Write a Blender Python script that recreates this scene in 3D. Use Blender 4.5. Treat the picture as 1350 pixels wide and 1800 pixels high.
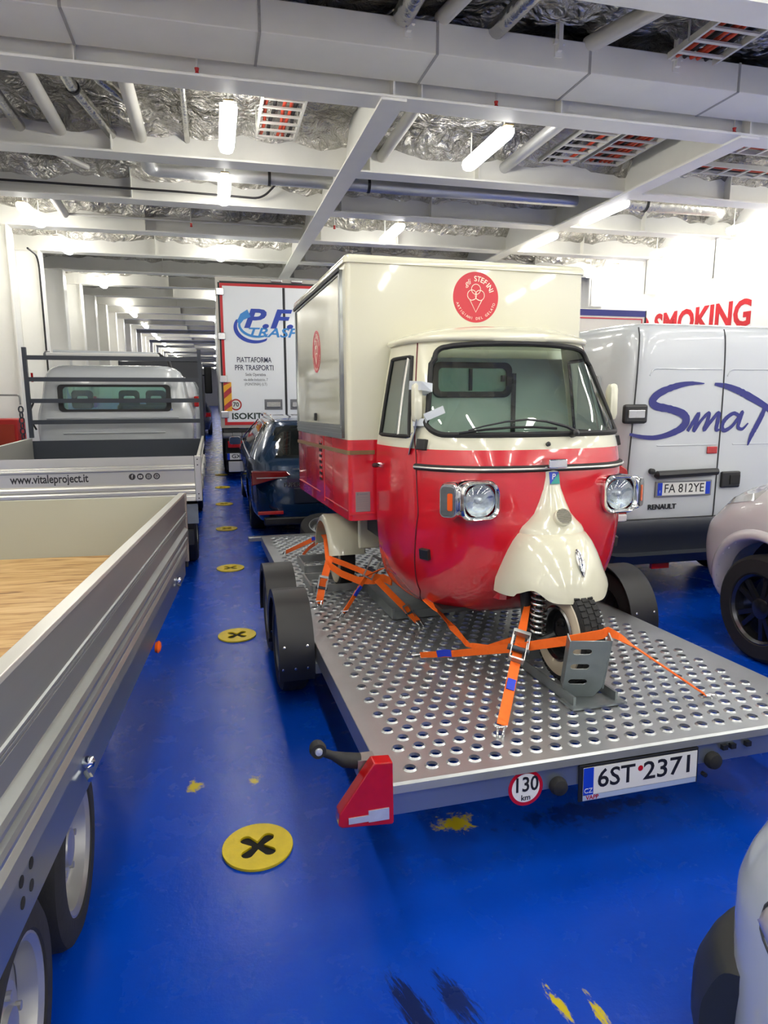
import bpy, bmesh, math, random
from math import sin, cos, pi, radians
from mathutils import Vector, Matrix, noise
random.seed(7)
for o in list(bpy.data.objects): bpy.data.objects.remove(o)
SC = bpy.context.scene
COL = SC.collection
# ------------------------------------------------------------------ camera, world, exposure
cam = bpy.data.cameras.new('camera'); camo = bpy.data.objects.new('camera', cam); COL.objects.link(camo)
camo.location = (0, 0, 1.8); camo.rotation_euler = (radians(90 - 10.15), 0, radians(-14.05))
cam.sensor_fit = 'VERTICAL'; cam.sensor_height = 36; cam.lens = 36 * 1180 / 1800; cam.clip_start = .05; cam.clip_end = 300
SC.camera = camo
W = bpy.data.worlds.new('World'); SC.world = W; W.use_nodes = True
W.node_tree.nodes['Background'].inputs[0].default_value = (.9, .95, 1, 1)
W.node_tree.nodes['Background'].inputs[1].default_value = .02
SC.view_settings.view_transform = 'Standard'; SC.view_settings.look = 'None'
SC.view_settings.exposure = 1.2; SC.view_settings.gamma = 1
SC.cycles.use_denoising = True
SC.cycles.max_bounces = 10; SC.cycles.diffuse_bounces = 6; SC.cycles.glossy_bounces = 4
SC.cycles.transparent_max_bounces = 12; SC.cycles.caustics_reflective = False; SC.cycles.caustics_refractive = False
SC.cycles.sample_clamp_indirect = 6
LAMP_POWER = 17.0

# ------------------------------------------------------------------ materials
def lin(c):
    return tuple(((v / 255) / 12.92 if v / 255 <= .04045 else ((v / 255 + .055) / 1.055) ** 2.4) for v in c) + (1,)
MATS = {}
def mat(name, rgb, rough=.5, metal=0, coat=0, bump=0, bscale=40, var=.06, vscale=3, spec=None, stretch=None):
    if name in MATS: return MATS[name]
    m = bpy.data.materials.new(name); m.use_nodes = True; nt = m.node_tree; N = nt.nodes; b = N['Principled BSDF']
    b.inputs['Roughness'].default_value = rough; b.inputs['Metallic'].default_value = metal
    if coat: b.inputs['Coat Weight'].default_value = coat; b.inputs['Coat Roughness'].default_value = .04
    if spec is not None: b.inputs['Specular IOR Level'].default_value = spec
    tc = N.new('ShaderNodeTexCoord'); nz = N.new('ShaderNodeTexNoise'); nz.inputs['Scale'].default_value = vscale; nz.inputs['Detail'].default_value = 4
    src = tc.outputs['Object']
    if stretch:
        mp = N.new('ShaderNodeMapping'); mp.inputs['Scale'].default_value = stretch; nt.links.new(src, mp.inputs[0]); src = mp.outputs[0]
    nt.links.new(src, nz.inputs['Vector'])
    mx = N.new('ShaderNodeMix'); mx.data_type = 'RGBA'
    c = lin(rgb); mx.inputs[6].default_value = tuple(v * (1 - var) for v in c[:3]) + (1,); mx.inputs[7].default_value = tuple(min(1, v * (1 + var)) for v in c[:3]) + (1,)
    nt.links.new(nz.outputs['Fac'], mx.inputs[0]); nt.links.new(mx.outputs[2], b.inputs['Base Color'])
    if bump:
        n2 = N.new('ShaderNodeTexNoise'); n2.inputs['Scale'].default_value = bscale; n2.inputs['Detail'].default_value = 5
        nt.links.new(src, n2.inputs['Vector']); bp = N.new('ShaderNodeBump'); bp.inputs['Strength'].default_value = bump; bp.inputs['Distance'].default_value = .02
        nt.links.new(n2.outputs['Fac'], bp.inputs['Height']); nt.links.new(bp.outputs[0], b.inputs['Normal'])
    MATS[name] = m; return m
def emit(name, rgb, s):
    m = bpy.data.materials.new(name); m.use_nodes = True; nt = m.node_tree; nt.nodes.clear()
    e = nt.nodes.new('ShaderNodeEmission'); e.inputs[0].default_value = lin(rgb); e.inputs[1].default_value = s
    o = nt.nodes.new('ShaderNodeOutputMaterial'); nt.links.new(e.outputs[0], o.inputs[0]); MATS[name] = m; return m
def glass(name, tint, refl=.09):
    m = bpy.data.materials.new(name); m.use_nodes = True; nt = m.node_tree; nt.nodes.clear(); N = nt.nodes
    t = N.new('ShaderNodeBsdfTransparent'); t.inputs[0].default_value = lin(tint)
    g = N.new('ShaderNodeBsdfGlossy'); g.inputs['Roughness'].default_value = .02
    lw = N.new('ShaderNodeLayerWeight'); lw.inputs[0].default_value = .25
    mr = N.new('ShaderNodeMapRange'); mr.inputs[3].default_value = refl * .5; mr.inputs[4].default_value = .6
    nt.links.new(lw.outputs['Fresnel'], mr.inputs[0])
    mx = N.new('ShaderNodeMixShader'); nt.links.new(mr.outputs[0], mx.inputs[0]); nt.links.new(t.outputs[0], mx.inputs[1]); nt.links.new(g.outputs[0], mx.inputs[2])
    o = N.new('ShaderNodeOutputMaterial'); nt.links.new(mx.outputs[0], o.inputs[0]); MATS[name] = m; return m
CREAM = mat('cream paint', (212, 210, 187), .18, coat=.6, var=.02)
CREAMIN = mat('inner cab paint', (212, 218, 208), .5, var=.04)
RED = mat('red paint', (206, 24, 40), .2, coat=.7, var=.03)
REDSIGN = mat('red sign print', (198, 48, 60), .4)
OFFWHITE = mat('sign cream print', (235, 225, 205), .5)
WHITE = mat('white vehicle paint', (192, 197, 201), .25, coat=.5, var=.02)
SHIPWHITE = mat('white deck paint', (243, 242, 237), .3, var=.05, bump=.05, bscale=8)
SHIPGREY = mat('light grey beam paint', (236, 235, 228), .38, var=.06, bump=.05, bscale=10)
DUCTM = mat('duct painted sheet', (238, 236, 226), .42, var=.05)
GALV = mat('galvanised steel', (158, 160, 160), .34, metal=.85, var=.14, vscale=14, bump=.03)
DECKM = mat('galvanised perforated deck', (182, 186, 188), .36, metal=.8, var=.14, vscale=6, bump=.04, bscale=60)
GALVD = mat('dark galvanised steel', (138, 145, 146), .42, metal=.7, var=.2, vscale=12, bump=.06)
ALU = mat('anodised aluminium', (158, 162, 162), .36, metal=.75, var=.03, vscale=2, stretch=(20, .3, 20))
ALUW = mat('bright aluminium', (208, 206, 198), .33, metal=.55, var=.03)
PANEL = mat('beige sheet panel', (168, 171, 158), .42, metal=.2, var=.03)
RUBBER = mat('black rubber', (26, 26, 27), .72, var=.2, vscale=20, bump=.05)
TYRE = mat('tyre rubber', (30, 30, 31), .8, var=.25, vscale=15, bump=.1, bscale=50)
BLACKP = mat('black plastic', (28, 29, 31), .45, var=.1)
FENDERP = mat('black fender plastic', (30, 31, 33), .5, var=.08, vscale=8)
DARKSTEEL = mat('dark grey powder coated steel', (48, 54, 64), .4, var=.06)
CHROME = mat('chrome', (225, 225, 225), .06, metal=1, var=.02)
STEEL = mat('bright steel', (190, 190, 190), .25, metal=1, var=.05)
ORANGE = mat('orange webbing', (255, 108, 24), .7, var=.12, vscale=60, stretch=(1, 1, 1))
BLUESLEEVE = mat('blue strap label', (30, 60, 200), .55)
BLUEB = mat('blue print', (30, 66, 178), .4)
BLUEL = mat('light blue print', (50, 140, 215), .4)
NAVY = mat('navy print', (40, 44, 120), .4)
BLACKT = mat('black print', (24, 24, 28), .5)
GREYT = mat('grey print', (120, 122, 128), .5)
PLATEW = mat('plate white', (226, 226, 222), .4, var=.02)
EUBLUE = mat('plate blue', (20, 60, 190), .4)
DARKBLUE = mat('dark blue metallic paint', (14, 46, 78), .2, metal=.3, coat=.8, var=.03)
DARKGLASS = mat('dark car glass', (10, 16, 17), .05, var=.1)
REDLENS = mat('red lamp lens', (176, 16, 20), .15, coat=.5, var=.15, vscale=30)
ORLENS = mat('orange lamp lens', (225, 90, 20), .2, coat=.4)
CLEARL = mat('frosted lamp lens', (215, 218, 220), .12, metal=.5, var=.2, vscale=30)
YELLOW = mat('yellow floor fitting paint', (222, 196, 24), .45, var=.16, vscale=25, bump=.08, bscale=60)
HOLE = mat('dark recess', (10, 10, 12), .9, var=.1)
SEAM = mat('dark seam rubber', (46, 48, 52), .6)
NAVYP = mat('dark grey bumper plastic', (42, 47, 56), .5, var=.06)
BROWN = mat('brown tape strip', (128, 100, 62), .5)
FOILP = mat('foil pipe wrap', (196, 195, 190), .22, metal=.9, bump=.7, bscale=14, var=.15, vscale=8)
REDCABLE = mat('red cable jacket', (196, 62, 30), .5, var=.25, vscale=10)
DARKCABLE = mat('dark cable jacket', (34, 32, 34), .6)
PIPEW = mat('white painted pipe', (205, 203, 196), .4)
REDP = mat('red safety paint', (190, 36, 30), .5, var=.12)
TAPE = mat('pale duct tape', (190, 196, 202), .45, var=.05)
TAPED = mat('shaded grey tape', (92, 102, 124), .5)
GLASS = glass('clear green glass', (216, 236, 229), .12)
GLASSS = glass('side window glass', (190, 200, 198), .45)
LENS = glass('clear lamp lens', (235, 240, 242), .3)

def foil_mat():
    m = bpy.data.materials.new('crinkled aluminium foil'); m.use_nodes = True; nt = m.node_tree; N = nt.nodes; b = N['Principled BSDF']
    b.inputs['Metallic'].default_value = .95; b.inputs['Roughness'].default_value = .19
    tc = N.new('ShaderNodeTexCoord')
    v = N.new('ShaderNodeTexVoronoi'); v.inputs['Scale'].default_value = 2.4; v.feature = 'SMOOTH_F1'
    nz = N.new('ShaderNodeTexNoise'); nz.inputs['Scale'].default_value = 5; nz.inputs['Detail'].default_value = 6; nz.inputs['Distortion'].default_value = 1.6
    nt.links.new(tc.outputs['Object'], nz.inputs['Vector']); nt.links.new(tc.outputs['Object'], v.inputs['Vector'])
    ad = N.new('ShaderNodeMath'); ad.operation = 'ADD'; nt.links.new(v.outputs['Distance'], ad.inputs[0]); nt.links.new(nz.outputs['Fac'], ad.inputs[1])
    bp = N.new('ShaderNodeBump'); bp.inputs['Strength'].default_value = .9; bp.inputs['Distance'].default_value = .16
    nt.links.new(ad.outputs[0], bp.inputs['Height']); nt.links.new(bp.outputs[0], b.inputs['Normal'])
    n3 = N.new('ShaderNodeTexNoise'); n3.inputs['Scale'].default_value = 1.3; nt.links.new(tc.outputs['Object'], n3.inputs['Vector'])
    cr = N.new('ShaderNodeValToRGB'); cr.color_ramp.elements[0].position = .35; cr.color_ramp.elements[1].position = .65
    cr.color_ramp.elements[0].color = lin((168, 165, 158)); cr.color_ramp.elements[1].color = lin((226, 224, 218))
    nt.links.new(n3.outputs['Fac'], cr.inputs[0]); nt.links.new(cr.outputs[0], b.inputs['Base Color'])
    MATS['foil'] = m; return m
FOIL = foil_mat()

def floor_mat():
    m = bpy.data.materials.new('worn blue deck paint'); m.use_nodes = True; nt = m.node_tree; N = nt.nodes; b = N['Principled BSDF']; L = nt.links
    tc = N.new('ShaderNodeTexCoord'); P = tc.outputs['Object']
    def noisen(scale, detail=5, dist=0, vec=P, rough=.6):
        n = N.new('ShaderNodeTexNoise'); n.inputs['Scale'].default_value = scale; n.inputs['Detail'].default_value = detail; n.inputs['Distortion'].default_value = dist
        n.inputs['Roughness'].default_value = rough; L.new(vec, n.inputs['Vector']); return n.outputs['Fac']
    def ma(op, a, c=None, cl=False):
        n = N.new('ShaderNodeMath'); n.operation = op; n.use_clamp = cl
        for i, x in enumerate((a, c)):
            if x is None: continue
            if isinstance(x, (int, float)): n.inputs[i].default_value = x
            else: L.new(x, n.inputs[i])
        return n.outputs[0]
    def mixc(f, a, c):
        n = N.new('ShaderNodeMix'); n.data_type = 'RGBA'; L.new(f, n.inputs[0])
        for i, x in ((6, a), (7, c)):
            if isinstance(x, tuple): n.inputs[i].default_value = x
            else: L.new(x, n.inputs[i])
        return n.outputs[2]
    def ramp(f, lo, hi):
        n = N.new('ShaderNodeMapRange'); n.inputs[1].default_value = lo; n.inputs[2].default_value = hi; n.clamp = True; L.new(f, n.inputs[0]); return n.outputs[0]
    col = mixc(ramp(noisen(.9, 4), .3, .7), lin((0, 60, 178)), lin((0, 70, 194)))
    # scuffed lighter lane where people and tyres pass
    sx = N.new('ShaderNodeSeparateXYZ'); L.new(P, sx.inputs[0])
    lane = ramp(ma('ABSOLUTE', ma('SUBTRACT', sx.outputs[0], .12)), .45, .1)
    sc = ma('MULTIPLY', lane, ramp(noisen(7, 8, .8), .45, .8))
    col = mixc(ma('MULTIPLY', sc, .2), col, lin((40, 100, 176)))
    def patch(cx, cy, rx, ry, rot, color, thr, scale, st=(1, 1, 1), amt=1.0):
        nonlocal col
        mp = N.new('ShaderNodeMapping'); mp.vector_type = 'TEXTURE'; mp.inputs['Location'].default_value = (cx, cy, 0); mp.inputs['Rotation'].default_value = (0, 0, rot); mp.inputs['Scale'].default_value = (rx, ry, 1)
        L.new(P, mp.inputs[0]); ln = N.new('ShaderNodeVectorMath'); ln.operation = 'LENGTH'; L.new(mp.outputs[0], ln.inputs[0])
        m2 = N.new('ShaderNodeMapping'); m2.vector_type = 'TEXTURE'; m2.inputs['Rotation'].default_value = (0, 0, rot); m2.inputs['Scale'].default_value = st; L.new(P, m2.inputs[0])
        nz = noisen(scale, 6, .3, m2.outputs[0], .7)
        f = ramp(ma('SUBTRACT', ma('ADD', nz, ma('MULTIPLY', ma('SUBTRACT', 1.0, ln.outputs['Value']), .35)), thr), .0, .12)
        f = ma('MULTIPLY', f, ma('LESS_THAN', ln.outputs['Value'], 1.25))
        col = mixc(ma('MULTIPLY', f, amt), col, lin(color))
    Y = (196, 178, 30)
    patch(-.167, 2.955, .07, .12, 0, Y, .68, 16); patch(.109, 2.957, .06, .14, 0, Y, .72, 16); patch(.92, 2.42, .12, .09, 0, Y, .6, 18)
    patch(.925, 1.53, .025, .11, .15, Y, .62, 30, (.5, 1.6, 1)); patch(1.025, 1.48, .02, .09, .1, Y, .6, 30, (.5, 2, 1))
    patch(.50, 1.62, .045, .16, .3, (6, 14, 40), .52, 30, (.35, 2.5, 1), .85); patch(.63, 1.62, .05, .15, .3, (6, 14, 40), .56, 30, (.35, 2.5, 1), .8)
    patch(1.5, 2.36, .5, .1, 0, (6, 14, 40), .6, 14, (1, 1, 1), .6)  # dark stripes at the trailer rear: tyre scuffs with shadow painted in
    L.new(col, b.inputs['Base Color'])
    r = N.new('ShaderNodeMapRange'); L.new(noisen(5, 6, .4), r.inputs[0]); r.inputs[3].default_value = .16; r.inputs[4].default_value = .36; L.new(r.outputs[0], b.inputs['Roughness'])
    bp = N.new('ShaderNodeBump'); bp.inputs['Strength'].default_value = .12; bp.inputs['Distance'].default_value = .01; L.new(noisen(28, 5), bp.inputs['Height']); L.new(bp.outputs[0], b.inputs['Normal'])
    b.inputs['Specular IOR Level'].default_value = .22
    return m
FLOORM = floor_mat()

def wood_mat():
    m = bpy.data.materials.new('plywood'); m.use_nodes = True; nt = m.node_tree; N = nt.nodes; b = N['Principled BSDF']; b.inputs['Roughness'].default_value = .55
    tc = N.new('ShaderNodeTexCoord'); mp = N.new('ShaderNodeMapping'); mp.inputs['Scale'].default_value = (1.2, 9, 1); nt.links.new(tc.outputs['Object'], mp.inputs[0])
    n = N.new('ShaderNodeTexNoise'); n.inputs['Scale'].default_value = 2.2; n.inputs['Detail'].default_value = 7; n.inputs['Distortion'].default_value = 1.5; nt.links.new(mp.outputs[0], n.inputs['Vector'])
    cr = N.new('ShaderNodeValToRGB'); e = cr.color_ramp.elements; e[0].position = .3; e[0].color = lin((112, 72, 36)); e[1].position = .72; e[1].color = lin((214, 180, 128))
    x = e.new(.42); x.color = lin((184, 142, 88)); x = e.new(.55); x.color = lin((202, 166, 112)); nt.links.new(n.outputs['Fac'], cr.inputs[0]); nt.links.new(cr.outputs[0], b.inputs['Base Color']); return m
WOOD = wood_mat()

# ------------------------------------------------------------------ mesh helpers
class G:
    def __init__(s): s.v = []; s.f = []
    def add(s, vs, fs):
        b = len(s.v); s.v += [tuple(p) for p in vs]; s.f += [tuple(i + b for i in f) for f in fs]; return s
    def box(s, x0, x1, y0, y1, z0, z1, M=None):
        vs = [Vector((x, y, z)) for z in (z0, z1) for y in (y0, y1) for x in (x0, x1)]
        if M: vs = [M @ p for p in vs]
        return s.add(vs, [(0, 2, 3, 1), (4, 5, 7, 6), (0, 1, 5, 4), (2, 6, 7, 3), (0, 4, 6, 2), (1, 3, 7, 5)])
    def loft(s, rings, closed=True, caps=True):
        n = len(rings[0]); vs = [p for r in rings for p in r]; fs = []
        for i in range(len(rings) - 1):
            for j in range(n if closed else n - 1):
                k = (j + 1) % n; fs.append((i * n + j, i * n + k, (i + 1) * n + k, (i + 1) * n + j))
        if caps: fs += [tuple(range(n - 1, -1, -1)), tuple((len(rings) - 1) * n + j for j in range(n))]
        return s.add(vs, fs)
    def tube(s, pts, r, n=8, caps=True, closed=False):
        pts = [Vector(p) for p in pts]; m = len(pts); rings = []
        for i, p in enumerate(pts):
            a = pts[i - 1] if (i or closed) else p; c = pts[(i + 1) % m] if (i < m - 1 or closed) else p
            d = (c - a).normalized()
            ref = Vector((0, 0, 1)) if abs(d.z) < .9 else Vector((1, 0, 0))
            if i == 0: u = d.cross(ref).normalized()
            else: u = (u - d * u.dot(d)).normalized()
            w = d.cross(u); rr = r[i] if isinstance(r, (list, tuple)) else r
            rings.append([p + (u * cos(2 * pi * k / n) + w * sin(2 * pi * k / n)) * rr for k in range(n)])
        if closed: rings.append(rings[0])
        return s.loft(rings, True, caps and not closed)
    def cyl(s, a, b, r, n=16): return s.tube([a, b], r, n)
    def lathe(s, prof, M=None, n=32, close=False, caps=False):
        M = M or Matrix()
        rings = [[M @ Vector((r * cos(2 * pi * k / n), r * sin(2 * pi * k / n), h)) for k in range(n)] for r, h in prof]
        if close: rings.append(rings[0])
        return s.loft(rings, True, caps)
    def prism(s, poly, d0, d1, M=None):
        M = M or Matrix(); n = len(poly)
        vs = [M @ Vector((p[0], p[1], d0)) for p in poly] + [M @ Vector((p[0], p[1], d1)) for p in poly]
        return s.add(vs, [tuple(range(n - 1, -1, -1)), tuple(range(n, 2 * n))] + [(i, (i + 1) % n, n + (i + 1) % n, n + i) for i in range(n)])
    def ribbon(s, pts, wid, th=.003):
        # pts: list of (centre, width direction)
        rings = []
        for i, (p, wd) in enumerate(pts):
            p = Vector(p); a = Vector(pts[max(0, i - 1)][0]); c = Vector(pts[min(len(pts) - 1, i + 1)][0]); d = (c - a).normalized()
            wd = Vector(wd); wd = (wd - d * wd.dot(d)).normalized(); nn = d.cross(wd)
            w = (wid[i] if isinstance(wid, (list, tuple)) else wid) / 2
            rings.append([p + wd * w + nn * th / 2, p - wd * w + nn * th / 2, p - wd * w - nn * th / 2, p + wd * w - nn * th / 2])
        return s.loft(rings)
    def build(s, name, m, parent=None, bevel=0, seg=2, smooth=False, weld=False, mats=None, mi=None, ang=35):
        me = bpy.data.meshes.new(name); me.from_pydata(s.v, [], s.f); me.update()
        bm = bmesh.new(); bm.from_mesh(me)
        if weld: bmesh.ops.remove_doubles(bm, verts=bm.verts, dist=1e-5)
        bmesh.ops.recalc_face_normals(bm, faces=bm.faces)
        if bevel:
            es = [e for e in bm.edges if len(e.link_faces) == 2 and e.calc_face_angle(0) > .5]
            bmesh.ops.bevel(bm, geom=es, offset=bevel, segments=seg, affect='EDGES', profile=.5, clamp_overlap=True)
        if smooth:
            for f in bm.faces: f.smooth = True
            for e in bm.edges:
                if len(e.link_faces) == 2 and e.calc_face_angle(0) > radians(ang): e.smooth = False
        bm.to_mesh(me); bm.free()
        return link(name, me, m, parent)
def link(name, me, m, parent=None):
    o = bpy.data.objects.new(name, me); COL.objects.link(o)
    if m is not None: me.materials.clear(); me.materials.append(m)
    if parent is not None:
        o.parent = parent
        if parent.type == 'EMPTY' and 'off' in OFF.get(parent.name, {}): o.matrix_basis = Matrix.Translation(-OFF[parent.name]['off'])
    return o
OFF = {}
def thing(name, label, cat, M=None, base=(0, 0, 0), group=None):
    o = bpy.data.objects.new(name, None); COL.objects.link(o); o.empty_display_size = .1
    M = M or Matrix(); o.matrix_basis = M @ Matrix.Translation(base)
    OFF[o.name] = {'off': Vector(base)}
    tag(o, label, cat, group); return o
def tag(o, label, cat, group=None, kind=None):
    o['label'] = label
    if cat: o['category'] = cat
    if group: o['group'] = group
    if kind: o['kind'] = kind
    return o
def struct(o): o['kind'] = 'structure'; return o
def place(o, M): o.matrix_basis = M; return o
def frame(origin, yaw, pit):
    y, p = radians(yaw), radians(pit)
    f = Vector((-sin(y) * cos(p), cos(y) * cos(p), -sin(p))); r = Vector((cos(y), sin(y), 0)); u = r.cross(f)
    M = Matrix.Identity(4)
    for i, a in enumerate((r, f, u)):
        for j in range(3): M[j][i] = a[j]
    M.translation = Vector(origin); return M
def XZ(o=(0, 0, 0)):  # local xy -> frame x, z ; depth toward -y (facing the camera)
    return Matrix.Translation(o) @ Matrix(((1, 0, 0, 0), (0, 0, -1, 0), (0, 1, 0, 0), (0, 0, 0, 1)))
def axis(o, d):
    return Matrix.Translation(o) @ Vector(d).to_track_quat('Z', 'Y').to_matrix().to_4x4()
def text_mesh(s, size=1, bold=0, shear=0, align='CENTER', space=1, depth=.002, width=None):
    cu = bpy.data.curves.new('t', 'FONT'); cu.body = s; cu.size = size; cu.offset = bold * size; cu.shear = shear; cu.space_character = space
    cu.align_x = align; cu.align_y = 'CENTER'; cu.extrude = depth; cu.resolution_u = 3
    o = bpy.data.objects.new('t', cu); COL.objects.link(o); bpy.context.view_layer.update()
    me = bpy.data.meshes.new_from_object(o.evaluated_get(bpy.context.evaluated_depsgraph_get()))
    bpy.data.objects.remove(o); bpy.data.curves.remove(cu)
    if width:
        xs = [v.co.x for v in me.vertices]; k = width / (max(xs) - min(xs))
        for v in me.vertices: v.co.x *= k
    return me
def text(name, s, M, m, parent, size=.1, **k):
    me = text_mesh(s, size, **k); me.transform(M); me.name = name; return link(name, me, m, parent)
def arc_text(name, s, M, m, parent, size, rad, a0, a1, flip=False, **k):
    g = G(); n = len(s)
    for i, ch in enumerate(s):
        if ch == ' ': continue
        a = a0 + (a1 - a0) * i / (n - 1); me = text_mesh(ch, size, **k)
        T = M @ Matrix.Translation((rad * cos(a), rad * sin(a), 0)) @ Matrix.Rotation(a + (pi / 2 if flip else -pi / 2), 4, 'Z')
        me.transform(T); g.add([v.co for v in me.vertices], [tuple(p.vertices) for p in me.polygons]); bpy.data.meshes.remove(me)
    return g.build(name, m, parent)
def shape(name, loops, M, m, parent, depth, bev=0):
    # filled 2D outline with holes, extruded to thickness 2*depth
    cu = bpy.data.curves.new('s', 'CURVE'); cu.dimensions = '2D'; cu.fill_mode = 'BOTH'; cu.extrude = depth; cu.bevel_depth = bev
    for lp in loops:
        sp = cu.splines.new('POLY'); sp.points.add(len(lp) - 1)
        for p, q in zip(sp.points, lp): p.co = (q[0], q[1], 0, 1)
        sp.use_cyclic_u = True
    o = bpy.data.objects.new('s', cu); COL.objects.link(o); bpy.context.view_layer.update()
    me = bpy.data.meshes.new_from_object(o.evaluated_get(bpy.context.evaluated_depsgraph_get()))
    bpy.data.objects.remove(o); bpy.data.curves.remove(cu); me.transform(M); me.name = name
    return link(name, me, m, parent)
def circ(r, n=32, cx=0, cy=0): return [(cx + r * cos(2 * pi * i / n), cy + r * sin(2 * pi * i / n)) for i in range(n)]
def rrect(w, h, r, n=6, cx=0, cy=0):
    P = []
    for sx, sy, a in ((1, 1, 0), (-1, 1, 90), (-1, -1, 180), (1, -1, 270)):
        for i in range(n + 1):
            t = radians(a + 90 * i / n); P.append((cx + sx * (w / 2 - r) + r * cos(t), cy + sy * (h / 2 - r) + r * sin(t)))
    return P
def lerp(x, xs, ys):
    if x <= xs[0]: return ys[0]
    for i in range(1, len(xs)):
        if x <= xs[i]:
            t = (x - xs[i - 1]) / (xs[i] - xs[i - 1]); return ys[i - 1] + (ys[i] - ys[i - 1]) * t
    return ys[-1]
def spline(x, xs, ys):  # monotone-ish cubic
    if x <= xs[0]: return ys[0]
    if x >= xs[-1]: return ys[-1]
    n = len(xs); d = [(ys[i + 1] - ys[i]) / (xs[i + 1] - xs[i]) for i in range(n - 1)]
    def m(i):
        if i == 0: return d[0]
        if i == n - 1: return d[-1]
        return 0 if d[i - 1] * d[i] <= 0 else 2 * d[i - 1] * d[i] / (d[i - 1] + d[i])
    for i in range(n - 1):
        if x <= xs[i + 1]:
            h = xs[i + 1] - xs[i]; t = (x - xs[i]) / h
            return ((2 * t ** 3 - 3 * t ** 2 + 1) * ys[i] + (t ** 3 - 2 * t ** 2 + t) * h * m(i) + (-2 * t ** 3 + 3 * t ** 2) * ys[i + 1] + (t ** 3 - t ** 2) * h * m(i + 1))
def wheel(parent, c, ax, r, w, rimr, name='wheel', rimm=None, spokes=0, tread=False, wallm=None):
    """wheel part with tyre and rim sub-parts; ax points outward"""
    M = axis(c, ax); g = G()
    prof = [(rimr, -w * .42), (rimr + .012, -w / 2), (r - .03, -w / 2), (r - .008, -w * .42), (r, -w * .3), (r, w * .3), (r - .008, w * .42), (r - .03, w / 2), (rimr + .012, w / 2), (rimr, w * .42)]
    g.lathe(prof, M, 48, close=True)
    if tread:
        for k in range(48):
            for j, hh in enumerate((-.3, 0, .3)):
                T = M @ Matrix.Rotation(2 * pi * (k + .5 * (j % 2)) / 48, 4, 'Z'); g.box(r - .004, r + .005, -r * .05, r * .05, (hh - .12) * w, (hh + .12) * w, T)
    t = g.build('tyre', TYRE, parent, smooth=True)
    g = G(); g.lathe([(rimr, -w * .42), (rimr + .01, -w * .45), (rimr + .01, -w * .4), (rimr * .94, -w * .3), (rimr * .92, w * .0), (rimr * .94, w * .36), (rimr + .01, w * .42), (rimr + .012, w * .46), (rimr, w * .47), (rimr * .93, w * .4), (rimr * .88, w * .12)], M, 40)
    if not spokes:
        g.lathe([(rimr * .9, w * .1), (rimr * .62, w * .16), (rimr * .55, w * .24), (rimr * .3, w * .26), (rimr * .28, w * .34), (.0001, w * .35)], M, 32)
        for k in range(5):
            a = 2 * pi * k / 5; g.lathe([(.011, w * .24), (.011, w * .33), (.0005, w * .34)], M @ Matrix.Translation((rimr * .42 * cos(a), rimr * .42 * sin(a), 0)), 8)
    else:
        for k in range(spokes):
            for e in (-.2, .2):
                T = M @ Matrix.Rotation(2 * pi * k / spokes + e, 4, 'Z'); g.box(rimr * .1, rimr * .95, -rimr * .07, rimr * .07, w * .24, w * .36, T)
        g.lathe([(rimr * .3, w * .2), (rimr * .3, w * .38), (rimr * .2, w * .42), (.0001, w * .42)], M, 24)
    rm = g.build('rim', rimm or STEEL, t, smooth=True)
    return t
def plan_ring(xc, w, yf, yr, n, z, N=96, nr=None):
    """closed rounded plan outline; yr = near end, yf = far end"""
    P = []; ym = (yf + yr) / 2; h = (yf - yr) / 2
    K = 24 * N
    pts = []
    for i in range(K):
        a = 2 * pi * i / K; c, s_ = cos(a), sin(a); e = 2 / (n if s_ > 0 or nr is None else nr)
        pts.append((xc + w * math.copysign(abs(c) ** e, c), ym + h * math.copysign(abs(s_) ** e, s_)))
    L = [0]
    for i in range(1, K + 1):
        p, q = pts[i - 1], pts[i % K]; L.append(L[-1] + math.hypot(p[0] - q[0], p[1] - q[1]))
    j = 0
    for i in range(N):
        t = L[-1] * i / N
        while L[j + 1] < t: j += 1
        P.append(Vector((pts[j][0], pts[j][1], z)))
    return P
def split_build(V, F, cls, names, parent):
    """split a face list into several part meshes by class; names: {cls: (name, material)}"""
    out = {}
    for k, (nm, m) in names.items():
        fs = [f for f, c in zip(F, cls) if c == k]
        if not fs: continue
        used = sorted({i for f in fs for i in f}); mp = {i: j for j, i in enumerate(used)}
        g = G(); g.add([V[i] for i in used], [tuple(mp[i] for i in f) for f in fs]); out[k] = g.build(nm, m, parent, smooth=True, ang=50)
    return out
# ================================================================== the deck: floor, walls, ceiling
XL, XR, Y0, Y1 = -3.75, 9.5, -9.5, 92.0
BEAMS = [-8.2, -6.0, -3.8, -1.6, .5, 2.65, 4.8, 7.0, 9.25, 11.3, 13.4, 15.6, 17.8] + [20.0 + 2.2 * k for k in range(33)]
g = G(); n = 24
g.add([(XL, Y0, 0), (XR, Y0, 0), (XR, Y1, 0), (XL, Y1, 0), (XL, Y0, -.1), (XR, Y0, -.1), (XR, Y1, -.1), (XL, Y1, -.1)], [(0, 1, 2, 3), (7, 6, 5, 4), (0, 4, 5, 1), (2, 6, 7, 3), (1, 5, 6, 2), (0, 3, 7, 4)])
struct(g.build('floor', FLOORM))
struct(G().box(XL - .1, XL, Y0, Y1, 0, 5.4).build('wall_left', SHIPWHITE))
struct(G().box(XR, XR + .1, Y0, Y1, 0, 5.4).build('wall_right', SHIPWHITE))
struct(G().box(XL, XR, Y0 - .1, Y0, 0, 5.4).build('wall_back', SHIPWHITE))
struct(G().box(XL, XR, Y1, Y1 + .1, 0, 5.4).build('wall_front', SHIPWHITE))
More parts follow.
